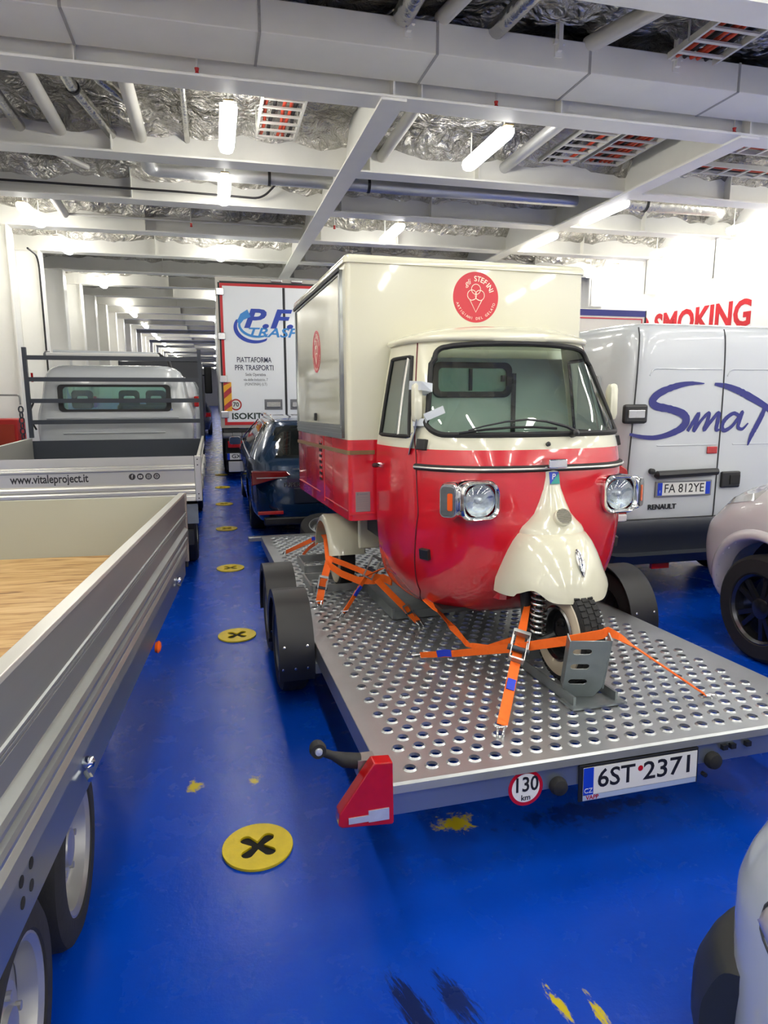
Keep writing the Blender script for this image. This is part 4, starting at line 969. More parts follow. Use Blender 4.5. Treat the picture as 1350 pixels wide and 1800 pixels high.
pA = [((.50, 1.15, .02), UP), ((.62, .95, .085), UP), ((.80, fy + .16, .22), UP), ((.95, fy - .0, .29), UP), ((wcT.x + .02, fy - .014, .308), UP), ((1.150, fy - .006, .318), UP), ((1.195, .395, .295), (0, .3, 1)), ((1.26, .385, .25), (.2, 1, .2)), ((1.58, .29, .02), (.2, 1, .2))]
strap('orange strap stretched across the front wheel from the left to the right deck hook', pA, widths(len(pA) * 5 - 4, [.03, .034, .042, .044, .044, .04, .03, .03, .03]), hook=(.458, 1.214, .004), hook2=(1.62, .281, .004), blue=((.56, 1.05, .055), (.61, .97, .08), UP))
fk = A2T((.665, -1.0, -.3)); hB = Vector((.527, .205, .004)); dB = (fk - hB)
strap('orange ratchet strap with blue tag, standing up before the front wheel', [(hB + dB * .06 + Vector((0, 0, .01)), (1, 0, 0)), (hB + dB * .3 + Vector((0, 0, .006)), (1, .1, 0)), (hB + dB * .55, (1, .1, 0)), (hB + dB * .8, (1, -.3, 0)), (fk, (.8, -.6, 0))],
      widths(21, [.045, .045, .045, .04, .03]), hook=hB, ratchet=(hB + dB * .60 + Vector((-.005, -.012, .01)), dB), blue=(hB + dB * .30 + Vector((0, -.004, .008)), hB + dB * .37 + Vector((.0, -.004, .01)), (1, .1, 0)))
cb = A2T((.28, -.55, -.36))
pC = [(cb, (0, 1, .3)), (cb + Vector((.06, -.05, -.05)), (0, .8, .6)), ((.70, 1.25, .145), (0, .7, .7)), ((.76, 1.12, .06), (.3, .8, .3)), ((.80, .95, .10), (.2, .5, .8)), ((.84, .75, .20), (0, .3, 1))]
strap('orange loose strap end hanging from the cab corner to the front strap', pC, widths(len(pC) * 5 - 4, [.05, .045, .04, .03, .026, .03]))
fD = Vector((.26, 2.52, .27))
strap('orange ratchet strap from the deck edge to the left rear mudguard', [((.14, 2.27, .03), (1, 0, 0)), ((.185, 2.38, .13), (1, 0, 0)), (fD, (1, 0, 0)), (A2T((.06, 1.0, -.30)), (1, .2, 0)), (A2T((.1, 1.3, -.32)), (1, .3, 0))], .05, hook=(.138, 2.26, .004), ratchet=((.175, 2.36, .115), (.3, .4, 1), .8))
eE = A2T((.2, -.03, -.30))
strap('orange strap with blue band rising from the deck to the cab rear corner', [((.255, 2.0, .03), (1, .4, 0)), ((.33, 2.02, .13), (1, .4, 0)), ((.42, 2.03, .26), (1, .4, 0)), (eE, (1, .4, 0))], .03, hook=(.243, 2.005, .004), ratchet=((.45, 2.03, .30), (.5, .1, .9), .9), blue=((.335, 2.015, .135), (.38, 2.02, .195), (1, .4, 0)))
pF = [((.245, 2.5, .25), UP), ((.32, 2.36, .205), UP), ((.40, 2.2, .19), UP), ((.47, 2.05, .22), UP), ((.52, 1.98, .25), UP), ((.55, 1.9, .24), UP)]
strap('orange slack strap loop sagging between rear mudguard and cab corner', pF, .05)
pF2 = [((.27, 2.55, .28), UP), ((.36, 2.4, .26), UP), ((.46, 2.22, .235), UP), ((.52, 2.05, .235), UP), ((.56, 1.92, .23), (0, .3, 1))]
strap('upper orange slack strap loop beneath the red box corner', pF2, .04)
strap('orange strap running under the cab down to the deck near the dark channel', [((.66, 1.69, .03), (1, .3, 0)), ((.60, 1.76, .10), (1, .3, 0)), ((.46, 1.92, .255), (1, .3, 0))], .05, hook=(.672, 1.66, .004), ratchet=((.62, 1.735, .075), (-.5, .5, 1), .55))
hH = Vector((.27, 3.25, .30))
strap('orange strap from far left deck hook to the rear wheel', [((.14, 4.13, .03), UP), ((.2, 3.7, .16), UP), (hH, UP), (A2T((.08, 1.36, -.33)), UP)], .035, hook=(.126, 4.16, .004), blue=(hH + Vector((-.008, .05, -.01)), hH + Vector((.0, -.03, .01)), UP))
strap('second orange strap at the rear wheel, hooked nearer the mudguard', [((.27, 3.94, .03), UP), ((.28, 3.6, .16), UP), ((.285, 3.2, .28), UP), (A2T((.1, 1.37, -.3)), UP)], .03, hook=(.263, 3.97, .004))

# ================================================================== aluminium flatbed trailer on the left
ML = frame((-.36, 1.165, 1.327), -3.3, 2.5)
LT = thing('flatbed_trailer', 'aluminium dropside trailer with bare plywood floor, empty, on the left', 'trailer', ML, (-.95, .7, -1.22))
prof = [(0, 0), (0, -.10), (.005, -.102), (.005, -.108), (0, -.11), (.005, -.112), (.005, -.118), (0, -.12), (.005, -.122), (.005, -.128), (0, -.13), (0, -.178), (-.012, -.186), (-.006, -.192), (.010, -.205), (.013, -.218), (.010, -.231), (-.003, -.238), (-.003, -.246), (.008, -.252), (.011, -.263), (.008, -.276), (-.001, -.284), (-.004, -.29), (0, -.293), (-.004, -.297), (0, -.301), (-.004, -.305), (0, -.309), (-.004, -.313), (0, -.317), (0, -.355), (-.03, -.355), (-.03, 0)]
def wall(x, sgn, y0, y1, par):
    MM = Matrix.Translation((x, 0, 0)) @ Matrix(((sgn, 0, 0, 0), (0, 0, 1, 0), (0, 1, 0, 0), (0, 0, 0, 1)))
    return G().prism(prof, y0, y1, MM).build('side_wall', ALU, par)
YF, YB = 2.93, -2.2
w1 = wall(0, 1, YB, YF - .001, LT); w2 = wall(-1.95, -1, YB, YF - .001, LT)
G().box(-.032, .002, YB, YF, .0002, .014).build('top_cap', ALUW, w1, bevel=.002); G().box(-1.952, -1.918, YB, YF, .0002, .014).build('top_cap', ALUW, w2, bevel=.002)
G().box(-1.918, -.032, YF - .03, YF, -.354, -.004).build('headboard', PANEL, LT)
G().box(-1.918, -.032, YB, YF - .031, -.354, -.335).build('plywood_floor', WOOD, LT)
FRM = mat('galvanised chassis rail', (136, 146, 158), .3, metal=.8, var=.08)
G().box(-.05, -.012, YB, YF - .02, -.475, -.3555).build('chassis_rail', FRM, LT, bevel=.003); G().box(-1.94, -1.90, YB, YF - .02, -.475, -.3555).build('chassis_rail', FRM, LT, bevel=.003)
for y in (-1.5, -.5, .4, 1.2, 2.0, 2.8): G().box(-1.89, -.06, y - .03, y + .03, -.46, -.356).build('cross_member', GALVD, LT)
G().box(-.036, .008, YF + .0005, YF + .03, -.40, .012).build('corner_post', mat('worn corner post', (150, 140, 134), .45, metal=.5), LT, bevel=.004)
G().box(-.05, .0, YF + .0305, YF + .05, -.44, -.38).build('post_foot', BLACKP, LT, bevel=.005)
G().lathe([(.0001, 0), (.02, .0), (.024, .012), (.016, .02), (.0001, .022)], axis((-.0118, 1.66, -.50), (1, 0, 0)) @ Matrix.Scale(1.8, 4, (1, 0, 0)), 20).build('side_marker', ORLENS, LT, smooth=True)
for y, z in ((.484, -.393), (2.45, -.40)):
    b_ = G().lathe([(.014, 0), (.016, .01), (.012, .024), (.0001, .028)], axis((-.0118, y, z), (1, 0, 0)), 14).build('latch_knob', CHROME, LT, smooth=True); G().tube([(-.004, y - .01, z - .02), (.01, y - .03, z - .03)], .008, 8).build('latch_lever', STEEL, b_, smooth=True)
for y, z in ((.095, -.388), (.042, -.388), (.088, -.428), (.04, -.428)): G().lathe([(.0001, .0006), (.011, .0006), (.011, -.001)], axis((-.0115, y, z), (1, 0, 0)), 16).build('bolt_hole', HOLE, LT)
for yw in (2.21, 1.52):
    c = ML.inverted() @ Vector((-.585, yw, .3)); wheel(LT, c, (ML.inverted().to_3x3() @ Vector((1, 0, 0))), .3, .17, .205, rimm=mat('silver steel rim', (186, 186, 184), .32, metal=.7))
    c = ML.inverted() @ Vector((-2.0, yw, .3)); wheel(LT, c, (ML.inverted().to_3x3() @ Vector((-1, 0, 0))), .3, .17, .205, rimm=mat('silver steel rim', (0, 0, 0)))
c = ML.inverted() @ Vector((-1.25, 1.86, .42)); G().box(-1.7, -.3, c.y - .5, c.y + .5, -.75, -.48).build('axle_frame', BLACKP, LT, bevel=.02)
g = G(); g.tube([(-1.6, 2.2, -.56), (-.97, 4.0, -.62)], .04, 8).tube([(-.35, 2.2, -.56), (-.95, 4.0, -.62)], .04, 8).build('drawbar', GALVD, LT)
# ================================================================== white dropside truck behind it
TX = -1.18
TK = thing('dropside_truck', 'white cab pickup truck with aluminium dropsides and dark ladder rack', 'truck', Matrix.Translation((TX, 0, 0)), (0, 8.5, 0))
def tb(name, m, x0, x1, y0, y1, z0, z1, par=TK, bevel=0): return G().box(x0, x1, y0, y1, z0, z1).build(name, m, par, bevel=bevel)
prof2 = [(0, .40), (.006, .405), (.006, .33), (.002, .326), (.006, .32), (.002, .316), (.006, .31), (.002, .304), (.006, .298), (.006, .285), (-.012, .275), (-.012, .165), (.004, .155), (.012, .14), (.012, .12), (-.004, .11), (.004, .102), (.012, .09), (.012, .07), (-.002, .06), (.004, .05), (.0, .045), (.004, .035), (0, .03), (.004, 0), (-.022, 0), (-.022, .40)]
MM = Matrix.Translation((0, 6.2, .835)) @ Matrix(((0, 0, 1, 0), (-1, 0, 0, 0), (0, 1, 0, 0), (0, 0, 0, 1)))
tbd = G().prism(prof2, -1.0, .985, MM).build('tailboard', ALUW, TK)
for s in (-1, 1): tb('corner_post', ALUW, *sorted((s * .99, s * 1.045)), 6.18, 6.235, .835, 1.24, bevel=.004)
for s in (-1, 1):
    MM2 = Matrix.Translation((s * 1.03, 0, .835)) @ Matrix(((s, 0, 0, 0), (0, 0, 1, 0), (0, 1, 0, 0), (0, 0, 0, 1))); G().prism(prof2, 6.24, 9.1, MM2).build('side_board', ALUW, TK)
    for y in (6.9, 7.9, 8.8): tb('board_latch', GALV, *sorted((s * 1.036, s * 1.05)), y - .03, y + .03, .85, 1.0)
tb('bed_floor', GALVD, -1.0, 1.0, 6.24, 9.1, .80, .833)
text('web_address', 'www.vitaleproject.it', XZ((-.207, 6.2115, 1.063)), mat('charcoal print', (52, 50, 50), .5), tbd, size=.1, bold=.022, depth=.0006, width=.615)
for k, x in enumerate((.457, .525, .594, .662)):
    d = G().lathe([(.028, 0), (.0001, .0008)], axis((x, 6.2117, 1.066), (0, -1, 0)), 24).build('social_icon', mat('charcoal print', (0, 0, 0)), tbd)
    T = XZ((x, 6.2105, 1.066))
    if k == 0: text('icon_mark', 'f', T, ALUW, d, size=.045, bold=.02, depth=.0003)
    elif k == 1: G().prism(rrect(.034, .024, .006), 0, .0004, T).build('icon_mark', ALUW, d); G().prism([(-.004, -.006), (.007, 0), (-.004, .006)], .0004, .0008, T).build('icon_play', BLACKT, d)
    elif k == 2: shape('icon_mark', [rrect(.032, .032, .009), rrect(.025, .025, .006)], T, ALUW, d, .0003); shape('icon_ring', [circ(.009, 20), circ(.0055, 20)], T, ALUW, d, .0003)
    else: shape('icon_mark', [circ(.017, 24), circ(.012, 24)], T, ALUW, d, .0003); G().tube([T @ Vector((-.004, .005, 0)), T @ Vector((-.003, -.002, 0)), T @ Vector((.005, -.005, 0))], .0022, 6).build('icon_handset', ALUW, d)
g = G()
for s in (-1, 1):
    for z in (.86, .90, 1.16, 1.21): g.lathe([(.006, 0), (.0001, .003)], axis((s * 1.015, 6.1799, z), (0, -1, 0)), 10)
g.build('rivet', BLACKP, TK)
tb('headboard', DARKSTEEL, -1.02, 1.02, 9.12, 9.16, .83, 1.2)
for s in (-1, 1): tb('rack_post', DARKSTEEL, s * 1.02 - .022, s * 1.02 + .022, 9.11, 9.165, 1.2402, 2.33)
for z in (2.21, 1.95, 1.69, 1.43): tb('rack_bar', DARKSTEEL, -.997, .997, 9.12, 9.155, z - .026, z + .026)
# cab
V = []; F = []; Z = [.95, 1.0, 1.3, 1.42, 1.6, 1.8, 1.95, 2.03, 2.08, 2.1]; WD = [.9, .93, .935, .93, .90, .865, .83, .78, .70, .55]; 
def lofted(levels, xc, n, N=96, sub=6, nr=None):
    zs = [l[0] for l in levels]; out = []
    for i in range(len(zs) - 1):
        for k in range(sub): out.append(zs[i] + (zs[i + 1] - zs[i]) * k / sub)
    out.append(zs[-1])
    return [plan_ring(xc, spline(z, zs, [l[1] for l in levels]), spline(z, zs, [l[3] for l in levels]), spline(z, zs, [l[2] for l in levels]), n, z, N, nr) for z in out]
def body(levels, xc, n, classify, names, par, N=96, sub=6, cap=True, nr=None):
    R = lofted(levels, xc, n, N, sub, nr); V = [p for r in R for p in r]; F = []; cl = []
    for i in range(len(R) - 1):
        for j in range(N):
            k = (j + 1) % N; f = (i * N + j, i * N + k, (i + 1) * N + k, (i + 1) * N + j); m = (V[f[0]] + V[f[1]] + V[f[2]] + V[f[3]]) / 4; F.append(f); cl.append(classify(m))
    if cap: F.append(tuple((len(R) - 1) * N + j for j in range(N))); cl.append(classify(sum((V[i] for i in F[-1]), Vector()) / N + Vector((0, 0, .001))))
    return split_build(V, F, cl, names, par)
CX_ = -.07
def cab_cls(p):
    return 'x' if (abs(p.x - CX_ - .03) < .66 and p.y < 9.6 and abs(p.z - 1.72) < .15) else ('w' if p.z < 2.0 and p.y > 10.7 and p.z > 1.45 else 'b')
body([(.95, .95, 9.3, 11.6), (1.3, .97, 9.3, 11.5), (1.45, .965, 9.31, 11.35), (1.75, .885, 9.33, 11.0), (1.95, .85, 9.36, 10.85), (2.07, .80, 9.42, 10.75), (2.13, .70, 9.5, 10.6), (2.145, .5, 9.7, 10.4)], CX_, 9, cab_cls, {'b': ('cab', WHITE), 'w': ('windscreen', GLASS)}, TK, N=128, sub=8)
G().box(CX_ - .6, CX_ + .67, 9.315, 9.322, 1.57, 1.87).build('rear_window', glass('green rear glass', (206, 232, 220), .1), TK)
shape('window_surround', [rrect(1.36, .34, .05), rrect(1.24, .28, .05)], Matrix.Translation((CX_ + .03, 9.309, 1.72)) @ XZ(), BLACKP, TK, .008)
G().box(CX_ - .62, CX_ + .75, 9.6, 9.72, 1.1, 1.52).build('seat_row', BLACKP, TK, bevel=.04)
for x, w in ((-.42, .13), (.16, .13), (.5, .13)):
    h = shape('headrest', [rrect(2 * w, .24, .05), rrect(2 * w - .12, .07, .02, 4, 0, .01)], Matrix.Translation((CX_ + x, 9.64, 1.70)) @ XZ(), BLACKP, TK, .03)
G().box(CX_ + .0, CX_ + .67, 9.6, 9.68, 1.52, 1.64).build('seat_back', BLACKP, TK, bevel=.04)
for a_ in ((-.8, .8, 1.46), (-.62, .62, 1.27)): G().box(CX_ + a_[0], CX_ + a_[1], 9.275, 9.298, a_[2], a_[2] + .02).build('pressed_rib', WHITE, TK, bevel=.008)
tb('cab_visor', mat('pale cab visor', (226, 226, 222), .4), -.85, .5, 9.45, 9.7, 2.25, 2.29, bevel=.01)
g = G(); g.tube([(-.85, 9.9, 2.32), (.5, 9.9, 2.30)], .03, 10); g.build('beacon_bar', WHITE, TK, smooth=True)
g = G(); g.lathe([(.05, 0), (.05, .06), (.03, .09), (.0001, .1)], Matrix.Translation((-.86, 9.6, 2.22)), 16); g.build('beacon', GREYT, TK, smooth=True)
g = G(); g.tube([(.48, 9.8, 2.3), (.62, 9.6, 2.2), (.64, 9.6, 2.1)], .025, 8); g.build('visor_bracket', BLACKP, TK)
tb('side_sticker', REDLENS, -1.0, -.975, 9.27, 9.276, 1.92, 2.03)
G().tube([(-1.0, 9.31, 1.68), (-1.04, 9.28, 1.58), (-1.04, 9.28, 1.43), (-1.0, 9.31, 1.33)], .012, 8).build('breather_hose', BLACKP, TK, smooth=True)
tb('chassis', BLACKP, -.45, .45, 6.3, 11.2, .45, .79)
tb('rear_underrun', BLACKP, -.9, .95, 6.25, 6.33, .42, .55); tb('mud_bracket', GALVD, .9, 1.0, 6.24, 6.3, .62, .83)
for s in (-1, 1):
    wheel(TK, (s * .85, 7.4, .34), (s, 0, 0), .34, .2, .2); wheel(TK, (s * .85, 10.7, .34), (s, 0, 0), .34, .2, .2)
    tb('mudguard', BLACKP, *sorted((s * .72, s * .98)), 7.0, 7.8, .70, .76, bevel=.01)
# ================================================================== refrigerated lorry trailer
LX, LY = 1.44, 14.0
LO = thing('lorry_trailer', 'tall white refrigerated lorry trailer with red door frame and blue lettering', 'lorry', Matrix.Translation((LX, LY, 0)), (0, 5, 0))
def lb(name, m, x0, x1, y0, y1, z0, z1, par=LO, bevel=0): return G().box(x0, x1, y0, y1, z0, z1).build(name, m, par, bevel=bevel)
LW = mat('lorry white panel', (243, 247, 250), .35, coat=.2, var=.01)
lb('cargo_box', LW, -1.29, 1.29, .061, 12, 1.12, 3.98)
shape('rear_frame', [[(-1.32, 1.08), (1.32, 1.08), (1.32, 4.0), (-1.32, 4.0)], [(-1.215, 1.175), (1.215, 1.175), (1.215, 3.86), (-1.215, 3.86)]], XZ((0, .03, 0)), mat('pale frame steel', (176, 172, 164), .4, metal=.4), LO, .03)
shape('red_trim', [[(-1.24, 1.14), (1.24, 1.14), (1.24, 3.885), (-1.24, 3.885)], [(-1.19, 1.20), (1.19, 1.20), (1.19, 3.835), (-1.19, 3.835)]], XZ((0, -.006, 0)), mat('red door trim', (204, 26, 34), .4), LO, .006)
drs = []
for s in (-1, 1): drs.append(lb('rear_door', LW, *sorted((s * .025, s * 1.188)), -.012, .06, 1.202, 3.833))
dl, dr = drs
lb('door_gap', SEAM, -.022, .022, -.006, .02, 1.2, 3.83)
lb('top_seal', SEAM, -1.24, 1.24, -.004, .0, 3.887, 3.925)
for s in (-1, 1): lb('side_seal', SEAM, *sorted((s * 1.242, s * 1.275)), -.004, .0, 1.3, 3.9)
for s in (-1, 1):
    d = dl if s < 0 else dr
    for z in (3.72, 2.88, 2.05, 1.35): G().box(*sorted((s * 1.16, s * 1.31)), -.05, -.0125, z - .07, z + .07).build('hinge', STEEL, d, bevel=.012)
    k = G().box(*sorted((s * .08, s * .44)), -.02, -.0125, 1.44, 1.65).build('handle_recess', GREYT, d, bevel=.01); G().box(*sorted((s * .12, s * .40)), -.04, -.021, 1.49, 1.60).build('handle_bar', STEEL, k, bevel=.015)
def lt(nm, s, x, z, m, size, y=-.0125, par=None, **k): return text(nm, s, XZ((x, y - .002, z)), m, par or dl, size=size, **k)
lt('logo_letters', 'P.F.R.', -.09 + .06, 3.21, BLUEB, .50, bold=.03, shear=.28, depth=.001, width=1.55)
lt('logo_word', 'TRASPORTI', .13, 2.955, BLUEL, .25, bold=.02, shear=.28, depth=.001, width=1.78)
lt('logo_subline', 'LOGISTICA', .55, 2.79, NAVY, .085, bold=.01, depth=.001)
def cres(c0, r0, c1, r1, a0, a1, d0, d1, nm, m):
    o = [(c0[0] + r0[0] * cos(radians(a)), c0[1] + r0[1] * sin(radians(a))) for a in range(a0, a1 + 1, 6)]; n_ = [(c1[0] + r1[0] * cos(radians(a)), c1[1] + r1[1] * sin(radians(a))) for a in range(a1, a0 - 1, -6)]
    G().prism(o + n_, d0, d1, XZ((0, -.0128, 0))).build(nm, m, dl)
cres((-.60, 3.05), (.40, .30), (-.56, 3.08), (.37, .27), 150, 306, 0, .003, 'logo_swoosh', BLUEB)
cres((-.55, 3.10), (.36, .24), (-.52, 3.115), (.345, .215), 160, 306, .0032, .005, 'logo_arc', BLUEL)
G().prism([(-.93, 3.17), (-.86, 3.31), (-.72, 3.40), (-.66, 3.26), (-.80, 3.20), (-.88, 3.10)], .0052, .006, XZ((0, -.0128, 0))).build('logo_leaf', BLUEL, dl)
NV = mat('dark slate print', (56, 62, 86), .5)
lt('company_line', 'PIATTAFORMA', -.62, 2.425, NV, .145, bold=.012, depth=.001, width=.68)
lt('company_line', 'PFR TRASPORTI', -.62, 2.27, NV, .145, bold=.012, depth=.001, width=.76)
lt('small_line', 'Sede Operativa', -.60, 2.14, GREYT, .08, bold=.012, depth=.001, width=.4)
lt('small_line', 'via delle Industrie, 7', -.60, 2.04, GREYT, .075, depth=.001, width=.48)
lt('small_line', '(PONTINIA) (LT)', -.60, 1.95, GREYT, .075, depth=.001, width=.44)
lt('maker_word', 'ISOKIT', -.80, 1.31, mat('dark green print', (44, 62, 56), .5), .17, bold=.03, depth=.001, width=.60)
d = G().lathe([(.115, 0), (.0001, .002)], axis((-1.01, -.0125, 1.545), (0, -1, 0)), 32).build('speed_disc', REDLENS, dl); G().lathe([(.088, 0), (.0001, .002)], axis((-1.01, -.0146, 1.545), (0, -1, 0)), 32).build('disc_face', PLATEW, d); lt('disc_number', '70', -1.01, 1.545, BLACKT, .12, y=-.0165, par=d, bold=.02, depth=.0005)
pb = lb('warning_board', mat('orange yellow reflector', (236, 168, 30), .4), -1.24, -1.085, -.024, -.0125, 1.42, 1.99, par=dl)
g = G()
for z in (1.40, 1.66, 1.92):
    a = [(-1.238, z), (-1.087, z + .13), (-1.087, z + .25), (-1.238, z + .12)]; a = [(x, max(1.422, min(1.988, zz))) for x, zz in a]; g.prism(a, .0242, .026, XZ())
g.build('red_stripe', REDLENS, pb)
lb('buffer_beam', BLACKP, -1.27, 1.27, .0, .25, .86, 1.06); lb('underrun_bar', BLACKP, -1.25, 1.25, .1, .2, .42, .56)
for s in (-1, 1):
    g = G(); 
    for k in range(3): g.lathe([(.05, -.09), (.055, -.08), (.055, .08), (.05, .09), (.0001, .095)], axis((s * (1.2 - k * .19), .0, .93), (1, 0, 0)), 14)
    g.build('rubber_roller', GREYT, LO, smooth=True)
    lb('tail_lamp', REDLENS, *sorted((s * 1.2, s * .78)), -.02, .05, .68, .82, bevel=.012)
    lb('mud_flap', BLACKP, *sorted((s * 1.24, s * .8)), .3, .33, .2, .85)
    for y in (1.5, 2.8, 4.1): wheel(LO, (s * 1.07, y, .5), (s, 0, 0), .5, .38, .3)
p = lb('number_plate', PLATEW, -1.22, -.70, -.03, -.021, .44, .57); G().box(-1.22, -1.17, -.0312, -.0302, .44, .57).build('plate_band', EUBLUE, p); lt('plate_letters', 'GX 065', -.93, .505, BLACKT, .11, y=-.0302, par=p, bold=.015, depth=.0005, width=.4)
lb('step_box', mat('white plastic step', (205, 205, 202), .4), -1.20, -.76, -.03, .08, .19, .40, bevel=.01)
g = G(); 
for s in (-.25, .15): g.box(s, s + .22, -.06, -.001, 3.93, 3.985)
g.build('door_lock_housing', STEEL, LO, bevel=.01); lb('chassis', BLACKP, -.5, .5, .3, 12, .70, 1.11)

# ================================================================== dark blue estate car
WX, WY = 1.31, 8.05
WG = thing('estate_car', 'dark blue estate car with silver roof rails seen from behind', 'car', Matrix.Translation((WX, WY, 0)), (0, 2.4, 0))
def car_cls(arches, glassf):
    def f(p):
        for (y, z, r) in arches:
            if abs(p.x) > .6 and (p.y - y) ** 2 + (p.z - z) ** 2 < r * r: return 'hole'
        return 'g' if glassf(p) else 'b'
    return f
def wg_glass(p):
    if not (.98 < p.z < 1.40): return False
    if p.y < .55 and abs(p.x) < .60 and p.z > 1.0: return True
    if abs(p.x) > .45 and .75 < p.y < 3.4 + (1.4 - p.z) * 1.2: return not (abs(p.y - 1.35) < .04 or abs(p.y - 2.35) < .05)
    return p.y > 3.3
lv = [(.22, .86, 0.10, 4.75), (.30, .90, .03, 4.82), (.55, .925, .0, 4.85), (.78, .93, .03, 4.75), (.90, .92, .08, 4.5), (.97, .90, .12, 3.9), (1.05, .865, .18, 3.6), (1.2, .78, .33, 3.2), (1.35, .68, .50, 2.85), (1.43, .62, .62, 2.6), (1.465, .5, .8, 2.3)]
body(lv, 0, 6, car_cls([(.98, .33, .37), (3.83, .33, .37)], wg_glass), {'b': ('body', DARKBLUE), 'g': ('window', DARKGLASS)}, WG, N=140, sub=7, nr=7)
for s in (-1, 1):
    for y in (.98, 3.83): wheel(WG, (s * .80, y, .33), (s, 0, 0), .33, .2, .23, spokes=5)
    G().tube([(s * .585, .62, 1.435), (s * .60, .8, 1.495), (s * .60, 2.5, 1.49), (s * .58, 2.75, 1.44)], .018, 8).build('roof_rail', CHROME, WG, smooth=True)
    g = G(); g.tube([(s * .905, .5, .985), (s * .90, 2.0, .995), (s * .875, 3.6, 1.02)], .010, 6); g.tube([(s * .905, .5, .985), (s * .80, .75, 1.22), (s * .69, 1.0, 1.37), (s * .66, 2.4, 1.40), (s * .75, 3.1, 1.23), (s * .875, 3.6, 1.02)], .010, 6); g.build('window_trim', CHROME, WG, smooth=True)
    m_ = G().loft([[Vector((s * 1.0 + px, 3.2 + d, 1.02 + pz)) for px, pz in rrect(.19 * k, .13 * k, .04, 4)] for d, k in ((-.06, .9), (0, 1), (.08, .6))]).build('door_mirror', DARKBLUE, WG, smooth=True)
    poly = [(s * .915, .875), (s * .50, .865), (s * .45, .82), (s * .60, .785), (s * .92, .70)]
    if s > 0: poly.reverse()
    pts = []
    g = G(); g.prism(poly, -.075, .045, XZ()); tlm = g.build('tail_lamp', mat('dark red lamp lens', (112, 12, 18), .12, coat=.6), WG, bevel=.01)
    g = G(); g.box(*sorted((s * .5, s * .86)), -.052, -.046, .79, .80); g.build('lamp_strip', CLEARL, tlm)
    G().box(*sorted((s * .55, s * .85)), -.02, .03, .345, .385).build('reflector_strip', REDLENS, WG, bevel=.006)
lbx = lambda nm, m, x0, x1, y0, y1, z0, z1, par=WG, bv=0: G().box(x0, x1, y0, y1, z0, z1).build(nm, m, par, bevel=bv)
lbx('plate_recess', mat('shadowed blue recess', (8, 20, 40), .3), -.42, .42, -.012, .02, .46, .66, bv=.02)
text('tailgate_letters', 'SUPERB', XZ((-.42, -.012, .70)), CHROME, WG, size=.07, bold=.02, depth=.004, width=.24)
lbx('chrome_line', CHROME, -.42, .42, .012, .03, .88, .892)
lbx('bumper_lower', BLACKP, -.78, .78, .02, .1, .20, .30, bv=.02)
G().tube([(-.3, .15, 1.06), (.0, .14, 1.075), (.3, .15, 1.06)], .012, 6).build('rear_wiper', BLACKP, WG, smooth=True)

# ================================================================== white panel van on the right
VX, VY = 4.14, 4.85
VN = thing('panel_van', 'white high roof panel van with blue brush lettering on its back doors', 'van', Matrix.Translation((VX, VY, 0)), (0, 2.5, 0))
lv = [(.62, .93, .02, 5.3), (.80, .955, .0, 5.35), (1.0, .965, .0, 5.3), (1.3, .965, .0, 5.0), (1.7, .95, .005, 4.6), (2.0, .925, .015, 4.3), (2.2, .90, .03, 4.1), (2.28, .88, .045, 4.0), (2.33, .84, .08, 3.9), (2.36, .75, .2, 3.7), (2.375, .5, .5, 3.3)]
body(lv, 0, 14, car_cls([(.95, .33, .40), (4.4, .33, .40)], lambda p: p.y > 3.6 and 1.35 < p.z < 2.1 and False), {'b': ('body', WHITE)}, VN, N=160, sub=6)
vb = lambda nm, m, x0, x1, y0, y1, z0, z1, par=VN, bv=0: G().box(x0, x1, y0, y1, z0, z1).build(nm, m, par, bevel=bv)
def vy(z): return spline(z, [l[0] for l in lv], [l[2] for l in lv])
seam = G(); zz = [.64 + 1.67 * i / 30 for i in range(31)]
seam.tube([(.005, vy(z) - .002, z) for z in zz], .006, 6); seam.tube([(lerp(z, [.64, .85, 1.2, 2.3], [-.83, -.855, -.855, -.80]), vy(z) + .002, z) for z in zz], .006, 6); seam.tube([(.84, vy(z) + .002, z) for z in zz], .005, 6)
seam.tube([(-.855 + .05 * i, vy(.745) - .001, .745) for i in range(35)], .005, 6)
seam.build('door_seam', SEAM, VN, smooth=True)
g = G()
for x0, x1 in ((-.70, -.02), (.04, .74)):
    g.tube(bend([(x0, vy(1.93) - .0, 1.93), (x0 + .03, vy(1.985), 1.985), (x1, vy(1.985), 1.985)], .03), .006, 6)
    g.tube(bend([(x0 + .1, vy(1.35) - .0, 1.36), (x1, vy(1.36), 1.36)], .03), .005, 6)
g.build('pressed_rib', WHITE, VN, smooth=True)
def stroke(pts, ws):
    P = [Vector((4.85 * 0 + 0, 0, 0))]
    return pts
PIX = lambda p: ((p[0] - 705) / 225 * .50, 1.63 - (p[1] - 640) / 225 * .418)
